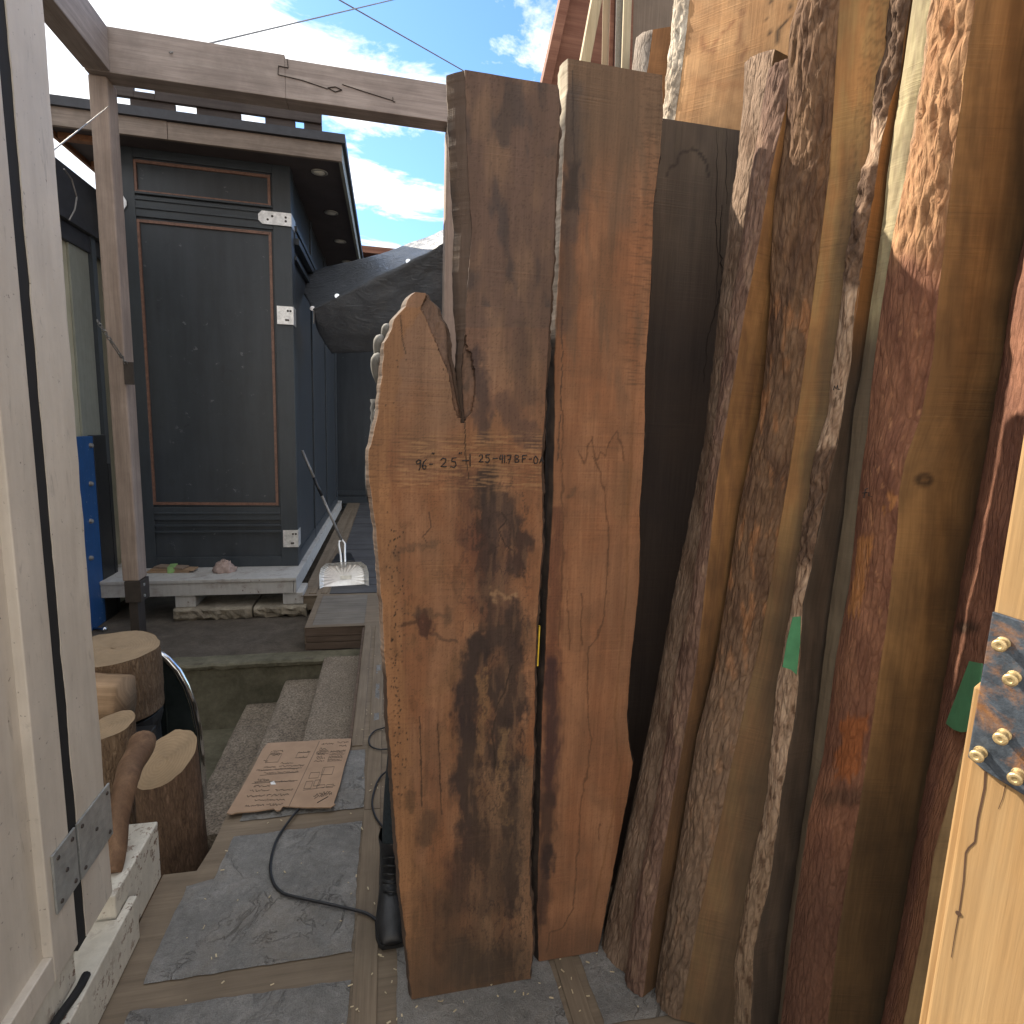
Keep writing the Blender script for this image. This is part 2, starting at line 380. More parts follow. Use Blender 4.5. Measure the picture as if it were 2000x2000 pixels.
# ------------------------------------------------------------------ polylines
def interp(poly, t):
    """poly: sorted list of (t, value)"""
    if t <= poly[0][0]:
        a, b = poly[0], poly[min(1, len(poly)-1)]
    elif t >= poly[-1][0]:
        a, b = poly[max(len(poly)-2, 0)], poly[-1]
    else:
        for i in range(len(poly)-1):
            if poly[i][0] <= t <= poly[i+1][0]:
                a, b = poly[i], poly[i+1]; break
    if b[0] == a[0]: return a[1]
    k = (t-a[0])/(b[0]-a[0])
    if t < poly[0][0] or t > poly[-1][0]:
        k = max(-3, min(4, k))
    return a[1]+(b[1]-a[1])*k
def curveY(pts, Y):
    """pixel polyline on the plane y=Y -> sorted list (z, x)"""
    out = []
    for x, y in pts:
        p = ony(x, y, Y); out.append((p.z, p.x))
    return sorted(out)
def fbm(x, y, z=0.0, o=4):
    return noise.fractal(Vector((x, y, z)), 1.0, 2.0, o)
def sstep(a, b, x):
    if a == b: return 1.0 if x > a else 0.0
    t = max(0.0, min(1.0, (x-a)/(b-a))); return t*t*(3-2*t)
def lerp3(a, b, k): return (a[0]+(b[0]-a[0])*k, a[1]+(b[1]-a[1])*k, a[2]+(b[2]-a[2])*k)
def segdist(px, py, line):
    best = 1e9; bt = 0
    n = len(line)-1
    for i in range(n):
        ax, ay = line[i][0], line[i][1]; bx, by = line[i+1][0], line[i+1][1]; dx, dy = bx-ax, by-ay
        L = dx*dx+dy*dy; k = 0 if L == 0 else max(0, min(1, ((px-ax)*dx+(py-ay)*dy)/L))
        d = math.hypot(px-ax-k*dx, py-ay-k*dy)
        if d < best: best = d; bt = (i+k)/max(1, n)
    return best, bt
class Stroke:
    def __init__(s, pts, w, col, a=1.0, soft=.5, warp=1.0):
        s.p = pts; s.w = w; s.c = col; s.a = a; s.soft = soft; s.warp = warp
        s.bb = (min(p[0] for p in pts)-w*1.6-34, min(p[1] for p in pts)-w*1.6-34, max(p[0] for p in pts)+w*1.6+34, max(p[1] for p in pts)+w*1.6+34)
    def apply(s, c, x, y, wx, wy):
        if not (s.bb[0] <= x <= s.bb[2] and s.bb[1] <= y <= s.bb[3]): return c
        d, _ = segdist(x+wx*s.warp, y+wy*s.warp, s.p)
        k = (1-sstep(s.w*(1-s.soft), s.w*(1+s.soft*.6), d))*s.a
        return lerp3(c, s.c, k) if k > 0 else c
def inpoly(x, y, P):
    c = False; j = len(P)-1
    for i in range(len(P)):
        if ((P[i][1] > y) != (P[j][1] > y)) and x < (P[j][0]-P[i][0])*(y-P[i][1])/(P[j][1]-P[i][1])+P[i][0]: c = not c
        j = i
    return c
exec_slabs = True

# ------------------------------------------------------------------ slabs and planks
M['slabwood'] = wood('slab_wood', (.3,.2,.1), (.4,.3,.2), coord='UV', vcol=True, dirt=.30, dirtcol=(.075, .05, .035), saw=True, bump=.45)
M['facewood'] = wood('sawn_face_wood', (.3,.2,.1), (.4,.3,.2), coord='UV', vcol=True, dirt=.40, dirtcol=(.04, .028, .02), saw=True, bump=.4)
M['bark'] = bark('bark_surface', (.56, .52, .50), (1.0, .97, .95), (1.28, 1.23, 1.18), .65, vcol=True)
M['smoothbark'] = bark('smooth_bark_surface', (.66, .62, .60), (1.0, 1.0, 1.0), (1.3, 1.27, 1.22), .55, vcol=True)

def ring_mesh(rings, caps=True):
    """rings: list of closed rings of (point, uv, colour)"""
    b = MB(); uv = []; col = []; k = len(rings[0])
    for rg in rings:
        for p, t, c in rg: b.v.append(Vector(p)); uv.append(t); col.append(c)
    for i in range(len(rings)-1):
        for j in range(k): b.f.append((i*k+j, i*k+(j+1)%k, (i+1)*k+(j+1)%k, (i+1)*k+j))
    if caps:
        b.f.append(tuple(reversed(range(k)))); b.f.append(tuple((len(rings)-1)*k+j for j in range(k)))
    return b, uv, col

def slab_rings(xl, xr, z0, z1, Y, thick, colf, sidecol, step=.006, yoff=None, nx=None, rough=.004, jag=.0, flare=None):
    scf = sidecol if callable(sidecol) else (lambda z, q: sidecol)
    rings = []; nz = max(4, int((z1-z0)/step)); w = max(xr((z0+z1)/2)-xl((z0+z1)/2), .05); nx = nx or max(6, int(w/step))
    for i in range(nz+1):
        z = z0+(z1-z0)*i/nz; a, c = xl(z), xr(z); rg = []
        ja = fbm(z*30, 1.3, Y)*jag; jc = fbm(z*30, 9.3, Y)*jag
        a += ja; c += jc; fl = flare(z) if flare else 0
        # left side from back to front
        for q in range(5):
            y = Y+thick-(thick-.004)*q/4; n = fbm(z*9, q*.9+3.1, a*3)*rough*(1.0 if 0 < q < 4 else .4)*(.3 if flare else 1)
            rg.append(((a+.004*(q == 4)+n-.004*math.sin(q/4*math.pi)-fl*min(1, 2*(1-q/4)), y, z), (a-.07+.015*q, z), scf(z, q)))
        for j in range(nx+1):
            s = j/nx; x = a+.006+(c-a-.012)*s; px, py = proj((x, Y, z))
            yo = yoff(px, py) if yoff else 0
            rg.append(((x, Y+yo+fbm(x*9, z*3, 2)*.0012, z), (x, z), colf(px, py, x, z)))
        for q in range(5):
            y = Y+.004+(thick-.004)*q/4; n = fbm(z*22, q*.9+7.7, c*3)*rough*(1.6 if 0 < q < 4 else .6)
            rg.append(((c-.004*(q == 0)+n+.006*math.sin(q/4*math.pi), y, z), (c+.015*q, z), scf(z, 4-q)))
        rings.append(rg)
    return rings

def join_rings(parts):
    b = MB(); uv = []; col = []
    for rg, caps in parts:
        bb, u, c = ring_mesh(rg, False); n = len(b.v); b.v += bb.v; b.f += [tuple(i+n for i in f) for f in bb.f]; uv += u; col += c
        k = len(rg[0])
        if caps[0]: b.f.append(tuple(n+j for j in reversed(range(k))))
        if caps[1]: b.f.append(tuple(n+(len(rg)-1)*k+j for j in range(k)))
    return b, uv, col

# --- slab with the broken fork at the top left
S1Y = 1.45
S1_left = [(801,1955),(788.5,1835),(776,1726),(771.4,1664),(763.7,1555),(759,1462),(754,1400),(748,1297),(743.5,1204),(737,1110.6),(731,1033),(718.6,949),(715.5,877.6),(726,846.6),(732.6,812),(738,765),(742,726),(745,695),(747,669),(757.5,645.6),(765,622),(774.5,612),(789,599),(793,583.5),(799,576),(803,573)]
S1_right = [(1043,1926),(1040,1897),(1044.7,1835),(1041.6,1772),(1037,1710),(1040,1617),(1045,1493),(1048,1400),(1049.5,1297),(1051,1235),(1055.6,1173),(1062,1079),(1063,955),(1062,881),(1065,840),(1068,800),(1079,600),(1081.6,555),(1085.5,514),(1087,423),(1090.7,320),(1096,255),(1097,203),(1094.6,167)]
S1_pl = [(903.5,826),(901,800),(899,760),(898,720),(901,690),(903,680),(904,640),(906,600),(909,560),(913,500),(918,450),(915,420),(910,350),(907,250),(905,200),(904,165),(903,137)]
S1_fr = [(902.5,826),(900,800),(893,760),(886,722),(881,695),(879,660),(876,639),(871,630),(860,616),(857,600),(849,591),(838,582),(834,572),(829,570)]
xl1, xr1, xp1, xf1 = (curveY(q, S1Y) for q in (S1_left, S1_right, S1_pl, S1_fr))
zN = ony(903, 826, S1Y).z; zTip = ony(815, 571, S1Y).z; zT1 = ony(985, 149, S1Y).z
V_poly = [(822,600),(822,604),(829,614.5),(836.7,633),(849,661),(863,697),(875.5,726),(882,757),(885,788),(894,813),(906.5,824),(920.5,804),(927,773),(928,742),(926,723),(921,690),(912,682),(899,560),(842,560)]
def s1_yoff(px, py):
    if 540 < py < 830 and inpoly(px+fbm(px*.2, py*.2, 4)*2, py, V_poly):
        return .006+.008*sstep(600, 720, py)+.004*fbm(px*.05, py*.02, 3)
    return 0
TAN = (.272, .138, .074); ORG = (.228, .103, .050); GREY = (.118, .076, .060); DARK = (.022, .016, .018); PURP = (.07, .033, .026); DBRN = (.062, .038, .026)
S1S = [
 Stroke([(850,700),(880,780),(840,830),(820,900)], 45, (.20,.125,.08), .45, .9),
 Stroke([(985,790),(1010,830),(1040,860)], 26, (.09,.055,.045), .75, .6),
 Stroke([(1020,650),(1015,720),(1030,780)], 24, (.075,.05,.04), .6, .8),
 Stroke([(930,700),(942,790),(945,850)], 20, (.045,.032,.032), .8, .7),
 Stroke([(950,930),(958,1000),(950,1060),(952,1100)], 24, DARK, .96, .55),
 Stroke([(905,930),(915,1000),(925,1060)], 22, PURP, .55, .8),
 Stroke([(915,1040),(935,1130),(940,1190)], 30, (.13,.05,.03), .6, .8),
 Stroke([(985,980),(1005,1040),(1025,1060),(1005,1110)], 22, DARK, .85, .6),
 Stroke([(975,1000),(970,1100),(985,1200)], 30, (.085,.052,.04), .65, .8),
 Stroke([(1000,1200),(1010,1240),(1000,1310),(1015,1380)], 24, DARK, .85, .7),
 Stroke([(965,1245),(935,1265),(918,1320),(910,1400),(920,1470),(905,1530),(922,1600),(925,1660)], 28, DARK, .96, .55),
 Stroke([(925,1640),(900,1700),(885,1770)], 34, (.04,.022,.02), .85, .8),
 Stroke([(952,1090),(948,1150),(960,1210),(965,1250)], 16, (.05,.028,.024), .8, .8),
 Stroke([(985,1250),(985,1400),(1000,1500)], 34, (.055,.036,.028), .75, .9),
 Stroke([(960,1500),(970,1620),(965,1740),(960,1880)], 60, (.085,.053,.034), .6, .9),
 Stroke([(840,1760),(835,1860),(850,1930)], 45, (.10,.06,.035), .6, .9),
 Stroke([(960,1330),(985,1400),(965,1470),(975,1510)], 22, (.035,.024,.022), .9, .5),
 Stroke([(1008,1500),(1000,1600),(1002,1700),(1000,1770)], 22, (.028,.021,.02), .88, .7),
 Stroke([(975,1580),(985,1650),(960,1720),(945,1800)], 30, (.075,.05,.035), .75, .9),
 Stroke([(900,1850),(915,1900),(960,1890),(1000,1870)], 42, (.035,.027,.02), .85, .9),
 Stroke([(880,1760),(870,1840),(900,1900)], 30, (.075,.047,.03), .6, .9),
 Stroke([(820,1200),(832,1232)], 13, (.055,.022,.016), .92, .6),
 Stroke([(812,1195),(850,1198),(872,1205)], 12, (.09,.055,.035), .6, .8),
 Stroke([(785,1222),(815,1214)], 3, (.07,.035,.02), .8, .6, .3),
 Stroke([(845,1240),(890,1255)], 4, (.08,.045,.03), .7, .6, .4),
 Stroke([(840,1600),(830,1640)], 20, (.075,.045,.028), .75, .9),
 Stroke([(800,1555),(796,1575)], 10, (.10,.055,.03), .7, .8),
 Stroke([(770,1080),(800,1072),(850,1062)], 9, (.10,.062,.04), .55, .9),
 Stroke([(840,1400),(845,1450),(850,1530)], 24, (.15,.075,.045), .55, .9),
 Stroke([(1030,1500),(1025,1700),(1030,1900)], 22, (.20,.125,.075), .6, .8),
 Stroke([(985,1430),(975,1520),(990,1600)], 10, (.30,.18,.09), .55, .8),
 Stroke([(940,1320),(945,1400),(940,1470)], 9, (.24,.135,.065), .75, .6),
 Stroke([(940,1510),(975,1530),(965,1600)], 20, (.22,.13,.075), .7, .7),
 Stroke([(950,1810),(955,1850)], 20, (.20,.12,.07), .6, .9),
 Stroke([(960,1160),(997,1165)], 9, (.36,.22,.12), .7, .6),
]
S1L = [ # thin lines and cracks
 Stroke([(908,826),(909,890),(916,935)], 1.2, (.03,.018,.012), .95, .3, .15),
 Stroke([(819,1400),(822,1480),(824,1575)], 1.4, (.045,.025,.015), .9, .3, .25),
 Stroke([(855,1415),(859,1500),(862,1590)], 1.4, (.045,.025,.015), .9, .3, .25),
 Stroke([(782,616),(785,660),(793,690)], 1.1, (.04,.025,.018), .9, .3, .2),
 Stroke([(838,1000),(842,1030),(825,1048),(833,1060)], 1.2, (.06,.03,.02), .8, .4, .4),
 Stroke([(980,1000),(990,1015),(975,1035),(985,1060),(1000,1075)], 1.3, (.025,.016,.014), .9, .4, .4),
 Stroke([(968,1400),(960,1440),(968,1500)], 1.5, (.02,.014,.012), .9, .4, .5),
 Stroke([(1000,1300),(985,1350),(965,1390)], 1.4, (.02,.014,.012), .9, .4, .5),
 Stroke([(893,700),(872,790)], .8, (.09,.05,.03), .5, .4, .2),
]
random.seed(3)
S1H = [(772+random.gauss(0, 8)+(y-1050)*.012, y+random.gauss(0, 6)) for y in range(1030, 1560, 9) for _ in range(2)] + [(775,704),(777,716),(866,721),(794,703),(768,787),(754,792),(757,1000),(1022,1110)]
def s1_col(px, py, x, z):
    n1 = fbm(px*.018, py*.006, 1); n2 = fbm(px*.07, py*.03, 5); n3 = fbm(px*.012, py*.012, 8)
    wx = n2*13+fbm(px*.25, py*.12, 3)*4; wy = fbm(px*.05, py*.05, 9)*16
    c = lerp3(ORG, TAN, sstep(-.5, .5, n1))
    c = lerp3(c, (.20, .105, .05), .5*sstep(.0, .6, n3))
    gy = 1-sstep(690, 870, py+40*n3)         # weathered grey upper prong
    if px > 880 or py < 560: c = lerp3(c, lerp3(GREY, (.175, .11, .075), sstep(-.2, .5, n1)), gy*(.98 if py < 640 else .8))
    else: c = lerp3(c, (.235, .143, .095), gy*.75)
    if py < 600 and px > 870:
        c = lerp3(c, (.055, .045, .045), .75*sstep(.05, .45, fbm(px*.022, py*.007, 21)))
    # fresh saw marks around the writing
    band = sstep(835, 860, py)*(1-sstep(945, 968, py)); 
    # sapwood strip along the left edge
    ex = proj((interp(xl1, z), S1Y, z))[0]
    if py > 600: c = lerp3(c, (.285, .145, .068), .7*(1-sstep(34, 46, px-ex+n2*10)))
    for s in S1S: c = s.apply(c, px, py, wx, wy)
    if px > 870 and py > 900:
        dk = sstep(870, 930, px)*(1-sstep(1020, 1050, px))*sstep(900, 960, py)
        c = lerp3(c, (.04,.026,.022), .55*dk*sstep(.12, .42, fbm(px*.055+n2, py*.011, 77, 5))); c = lerp3(c, (.03,.02,.018), .6*dk*(1-sstep(.02, .06, abs(fbm(px*.04, py*.018, 78, 4)))))
        c = lerp3(c, (.21,.12,.07), .35*dk*sstep(.2, .5, fbm(px*.06, py*.01, 79, 4)))
    c = lerp3(c, tuple(q*.55 for q in c), .45*sstep(.25, .55, fbm(px*.05, py*.02, 80, 4))*sstep(950, 1000, py))
    if band > 0:
        st = fbm(px*.012+3, (py-px*.055)*.42, 2, 3); k = sstep(.02, .35, st)*band*sstep(760, 790, px)
        c = lerp3(c, lerp3(c, (.36, .205, .10), .8), k*.75); c = lerp3(c, (.05,.03,.02), .35*sstep(.12, .4, -st)*band)
    if 540 < py < 830 and inpoly(px, py, V_poly):
        k = sstep(700, 800, py); c = lerp3((.155,.10,.075), (.17,.095,.062), k); c = lerp3(c, (.10,.065,.05), sstep(-.1, .5, n2))
        if px > 880: d, _ = segdist(px+wx*.12, py, [(902,690),(900,730),(903,780),(905,822)]); c = lerp3((.012,.009,.01), c, sstep(2.2, 4.2, d))
    for s in S1L: c = s.apply(c, px, py, wx*.4, wy*.4)
    for hx, hy in S1H:
        if abs(hy-py) < 5 and abs(hx-px) < 4:
            d = math.hypot((px-hx)*1.3, (py-hy)*.8)
            if d < 2.2: c = lerp3((.03,.018,.012), c, sstep(1.0, 2.2, d))
    # pitted speckle
    sp = fbm(px*.55, py*.45, 6, 3)
    c = lerp3(c, tuple(q*.45 for q in c), .55*sstep(.30, .55, sp))
    # foot darker towards the bottom
    c = lerp3(c, (.07, .05, .035), .55*sstep(1800, 1930, py+n3*40))
    return c
f1 = lambda cv: (lambda z: interp(cv, z))
def SIDE1(z, q):
    k = fbm(z*16, q*.7, 3); return lerp3((.055,.043,.038), (.12,.085,.062), sstep(-.3, .5, k)) if q < 3 else (.10,.07,.055)
def SIDE2(z, q):
    k = fbm(z*13, q*.7, 8); c = lerp3((.030,.024,.023), (.075,.055,.045), sstep(-.3, .5, k)); return lerp3(c, (.42,.36,.27), sstep(2.40, 2.45, z+.02*k))  # painted pale at the top, standing in for the sun there
pa = slab_rings(f1(xl1), f1(xr1), 0.003, zN, S1Y, .0635, s1_col, SIDE1, .0028, s1_yoff, jag=.003)
pb = slab_rings(f1(xp1), f1(xr1), zN, zT1, S1Y, .0635, s1_col, SIDE1, .0034, s1_yoff, jag=.002, flare=lambda z: .004+.026*sstep(1.78, 2.1, z))
pc = slab_rings(f1(xl1), f1(xf1), zN, zTip, S1Y, .0635, s1_col, SIDE1, .0028, s1_yoff, jag=.003)
# the right prong's top edge slopes a little in the picture: keep it level in space
b, uv, cl = join_rings([(pa, (1, 0)), (pb, (0, 1)), (pc, (0, 1))])
slab1 = b.build('wood_slab', M['slabwood'], uv=uv, col=cl)
tag(slab1, 'tall dark-stained wood slab with a broken forked top and handwritten numbers, held upright', 'wood slab', 'slabs standing in the yard')

# handwriting on the slab
def sub_(P, nrm): return [P[i].lerp(P[i+1], k/3)+nrm*.0006 for i in range(len(P)-1) for k in range(3)]+[P[-1]+nrm*.0006]
def strokes_to_ribbon(name, lines, conv, nrm, w, mat, parent):
    b = MB()
    for ln in lines:
        P = [conv(x, y) for x, y in ln]
        b.tube(sub_(P, nrm), [w*(.92+.30*fbm(q.x*90, q.z*90, 3)) for q in sub_(P, nrm)], 5)
    return b.build(name, mat, parent, smooth=True)
G = {'9': [[(1,.1),(.6,0),(.1,.25),(.25,.6),(.8,.5),(1,.1),(.85,1.1),(.6,1.5)]],
     '6': [[(.8,0),(.3,.4),(.05,1.0),(.3,1.4),(.75,1.25),(.7,.85),(.15,.95)]],
     '2': [[(.05,.3),(.35,0),(.85,.1),(.8,.5),(.05,1.2),(.95,1.15)]],
     '5': [[(.95,.0),(.25,.05),(.2,.5),(.75,.5),(.9,.95),(.55,1.3),(.05,1.1)]],
     '4': [[(.35,.0),(.05,.7),(.8,.65)],[(.75,.0),(.65,1.3)]],
     '1': [[(.5,.0),(.45,1.25)]], '7': [[(.0,.05),(.9,.0),(.4,1.25)],[(.2,.65),(.85,.6)]], '.': [[(.4,1.15),(.5,1.25)]],
     'B': [[(.1,.0),(.1,1.2),(.75,1.1),(.85,.75),(.15,.6),(.75,.45),(.7,.05),(.1,.0)]],
     'F': [[(.95,.0),(.15,.05),(.1,1.2)],[(.12,.6),(.7,.55)]], '-': [[(.0,.65),(.95,.6)]], 'O': [[(.45,.0),(.1,.6),(.25,1.2),(.75,1.1),(.9,.55),(.5,.05)]],
     'A': [[(.0,1.2),(.5,.1),(.95,1.2)],[(.2,.8),(.8,.75)]], '"': [[(.3,.0),(.1,.45)],[(.8,.0),(.6,.45)]], '|': [[(.5,-.5),(.55,1.5)]]}
def put(txt):
    L = []
    for ch, x, y, w, h in txt:
        for st in G[ch]: L.append([(x+px*w, y+py*h) for px, py in st])
    return L
wr = [('9',812,898,10,14),('6',824,897,11,14),('"',843,884,6,8),('-',838,903,8,6),('2',860,895,13,14),('.',877,895,6,14),('5',880,894,12,15),('"',896,883,7,9),('-',902,896,15,6),('|',916,893,4,12),
      ('2',935,888,9,12),('5',947,888,10,12),('-',962,888,11,12),('4',975,888,9,13),('1',983,889,6,12),('.',987,890,5,11),('7',990,889,9,13),('B',1005,889,10,12),('F',1019,889,11,12),('-',1033,889,6,12),('O',1041,890,11,13),('A',1054,891,8,12)]
cv1 = lambda x, y: ony(x, y, S1Y-.0012)
strokes_to_ribbon('handwriting', put(wr), cv1, Vector((0,-1,0)), .0016, M['ink'], slab1)

# --- second slab, behind and to the right
S2Y = 1.5
S2_left = [(1049,1884),(1046,1773),(1051,1555),(1055.6,1400),(1062,1266),(1065,1173),(1071,1079),(1077,986),(1079,877),(1080,800),(1080,700),(1083.5,600),(1088,520),(1092,400),(1098,280),(1102,185),(1105,172),(1105,109)]
S2_right = [(1172,1856),(1190,1760),(1213,1640),(1236,1520),(1239,1490),(1231,1446),(1228,1400),(1234,1310),(1241,1242),(1252,1138),(1253,1060),(1252,993),(1258,931),(1262,848),(1264,724),(1272,600),(1274,566),(1277,501),(1279.6,410),(1287,346),(1294,294),(1299,216),(1297.7,155)]
xl2, xr2 = curveY(S2_left, S2Y), curveY(S2_right, S2Y); zT2 = ony(1200, 130, S2Y).z
S2S = [
 Stroke([(1115,180),(1118,300),(1125,360),(1110,450)], 26, (.06,.052,.05), .8, .9),
 Stroke([(1120,330),(1112,400)], 15, (.02,.018,.02), .8, .8),
 Stroke([(1108,450),(1105,560),(1100,640)], 20, (.085,.055,.045), .7, .9),
 Stroke([(1190,480),(1185,560),(1195,620)], 26, (.14,.075,.042), .6, .9),
 Stroke([(1205,370),(1215,420)], 30, (.16,.10,.065), .6, .9),
 Stroke([(1088,1000),(1082,1200),(1075,1300)], 15, (.12,.05,.03), .85, .8),
 Stroke([(1075,1300),(1078,1420),(1070,1560)], 20, (.05,.025,.025), .92, .8),
 Stroke([(1070,1560),(1062,1700),(1055,1800)], 17, (.055,.03,.024), .88, .8),
 Stroke([(1075,1660),(1070,1700)], 12, (.02,.013,.016), .85, .8),
 Stroke([(1110,965),(1118,962)], 7, (.11,.06,.035), .7, .8),
 Stroke([(1225,930),(1215,1000)], 22, (.21,.115,.06), .5, .9),
 Stroke([(1100,1840),(1140,1830)], 40, (.12,.06,.035), .5, .9),
]
ln = (.12, .055, .028)
S2L = [Stroke(p, 1.5, ln, .85, .5, .35) for p in (
 [(1130,880),(1142,905),(1150,870),(1155,855),(1160,880),(1166,898),(1172,883),(1184,892),(1190,862),(1203,843),(1215,872),(1217,900)],
 [(1160,890),(1172,925),(1181,965),(1185,1010)],[(1185,1010),(1190,1050),(1184,1130),(1181,1204),(1165,1250),(1150,1266),(1148,1330),(1147,1400)],
 [(1147,1400),(1154,1440),(1147,1500),(1135,1560),(1130,1650),(1124,1720),(1119,1775),(1098,1810),(1075,1822),(1066,1860)],
 [(1099,800),(1098,960),(1100,1048),(1094,1204),(1090,1260)],[(1110,1155),(1112,1270)],[(1135,1160),(1138,1260)],[(1170,1610),(1168,1640)])]
S2L.append(Stroke([(1118,140),(1121,300),(1130,420)], 1.4, (.035,.028,.026), .85, .4, .3))
S2L.append(Stroke([(1098,600),(1096,760),(1090,900)], 1.6, (.05,.03,.022), .8, .4, .4))
def s2_col(px, py, x, z):
    n1 = fbm(px*.02, py*.005, 31); n2 = fbm(px*.07, py*.03, 35); n3 = fbm(px*.012, py*.012, 38)
    wx = n2*11; wy = fbm(px*.05, py*.05, 39)*12
    c = lerp3((.248, .112, .056), (.292, .143, .075), sstep(-.5, .5, n1)); c = lerp3(c, (.19, .094, .05), .5*sstep(.0, .6, n3))
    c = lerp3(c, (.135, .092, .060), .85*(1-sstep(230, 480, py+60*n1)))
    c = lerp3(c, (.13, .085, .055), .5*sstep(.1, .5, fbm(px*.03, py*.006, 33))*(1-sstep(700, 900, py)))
    for s in S2S: c = s.apply(c, px, py, wx, wy)
    ex = proj((interp(xr2, z), S2Y, z))[0]
    c = lerp3(c, (.20, .095, .042), .7*(1-sstep(1.0, 3.0, abs(ex-px-27+n2*3)))*sstep(700, 900, py))
    if ex-px < 70 and py < 760:
        st = fbm(px*.02, (py-px*.05)*.35, 41, 3); c = lerp3(c, (.07,.04,.025), .55*sstep(.1, .4, st)*sstep(70, 20, ex-px) if False else .5*sstep(.1, .4, st)*(1-sstep(25, 70, ex-px)))
    for s in S2L: c = s.apply(c, px, py, wx, wy)
    sp = fbm(px*.5, py*.3, 46, 3); c = lerp3(c, tuple(q*.5 for q in c), .4*sstep(.32, .55, sp))
    return lerp3(c, (.08, .05, .035), .5*sstep(1760, 1880, py+n3*40))
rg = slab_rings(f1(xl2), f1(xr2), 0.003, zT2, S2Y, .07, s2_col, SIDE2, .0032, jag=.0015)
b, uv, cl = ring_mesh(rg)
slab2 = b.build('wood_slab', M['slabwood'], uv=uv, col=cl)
tag(slab2, 'smoother orange-brown wood slab standing just right of the forked slab, taller than it', 'wood slab', 'slabs standing in the yard')

# --- third slab, dark, in the shade between slab two and the bark planks
S3Y = 1.75
a3 = [(0.0,.43),(2.7,.44)]; zT3 = ony(1370, 243, S3Y).z
S3L = [Stroke([(1300,342),(1318,318),(1332,298),(1352,290),(1368,300),(1380,322),(1385,345)], 2.6, (.030,.022,.018), .8, .4, .7),
       Stroke([(1400,255),(1399,420),(1403,520),(1395,620)], 1.6, (.012,.010,.010), .9, .4, .4),
       Stroke([(1410,400),(1405,470),(1412,540),(1398,600),(1382,660),(1372,760)], 3.0, (.006,.005,.006), .95, .5, .5),
       Stroke([(1418,250),(1420,420)], 1.2, (.014,.011,.010), .8, .4, .3)]
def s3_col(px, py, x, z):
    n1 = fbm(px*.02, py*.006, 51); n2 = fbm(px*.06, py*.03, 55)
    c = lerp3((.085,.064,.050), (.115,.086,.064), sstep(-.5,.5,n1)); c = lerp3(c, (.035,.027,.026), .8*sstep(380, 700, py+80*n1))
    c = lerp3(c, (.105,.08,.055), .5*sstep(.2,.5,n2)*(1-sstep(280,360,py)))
    for s in S3L[:1]: c = s.apply(c, px, py, n2*8, n2*8)
    return c
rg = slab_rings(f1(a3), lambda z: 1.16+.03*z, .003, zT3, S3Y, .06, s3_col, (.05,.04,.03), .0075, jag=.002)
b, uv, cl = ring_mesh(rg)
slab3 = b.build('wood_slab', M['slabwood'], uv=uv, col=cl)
for st in S3L[1:]:
    q = MB(); P = [ony(x+4*fbm(y*.05, x, 3), y, S3Y-.0006) for (x0_, y0_), (x1_, y1_) in zip(st.p, st.p[1:]) for x, y in [(x0_+(x1_-x0_)*k/8, y0_+(y1_-y0_)*k/8) for k in range(8)]]
    q.tube(P, [.0009*st.w*(.35+.65*math.sin(math.pi*(i+.5)/len(P))) for i in range(len(P))], 5); q.build('drying_crack', M['crack'], slab3)
tag(slab3, 'dark weathered slab with a long crack, in shade behind the orange-brown slab', 'wood slab', 'slabs standing in the yard')

def strip_rows(Lc, Mc, YL, YM, z0, ztL, ztM, n, step, bulge, amp, colf, fscale=(26, 4.5), seed=0, rag=.0, ampf=None):
    """outer bark strip between two edge curves: returns grid rows, uv, colours"""
    rows = []; uv = []; col = []
    nz = int((max(ztL, ztM)-z0)/step)
    for i in range(nz+1):
        k = i/nz; row = []
        for j in range(n+1):
            s = j/n; z = z0+(ztL+(ztM-ztL)*s-z0)*k
            xL, xM = interp(Lc, z), interp(Mc, z)
            L = Vector((xL, YL, z)); Mv = Vector((xM, YM, z)); d = Mv-L; w = max(d.length, .001)
            nrm = Vector((d.y, -d.x, 0)).normalized()
            u = s*w
            if rag: u += 0
            px, py = proj((xL+(xM-xL)*s, YL+(YM-YL)*s, z))
            a = amp if ampf is None else amp*ampf(px, py)
            h1 = fbm(u*fscale[0], z*fscale[1], seed, 5); h2 = fbm(u*fscale[0]*2.7+5, z*fscale[1]*2.6, seed+3, 3)
            rid = 1-abs(h1)*1.8
            p = L+d*s+nrm*(bulge*math.sin(math.pi*min(max(s, .0), 1))+a*(rid*.7+h2*.6)*min(1, 6*min(s+.03, 1-s+.03)))
            p.x += rag*fbm(z*14, seed+s*2, 1.5, 3); row.append(p); uv.append((u, z)); col.append(colf(px, py, s, z))
        rows.append(row)
    return rows, uv, col

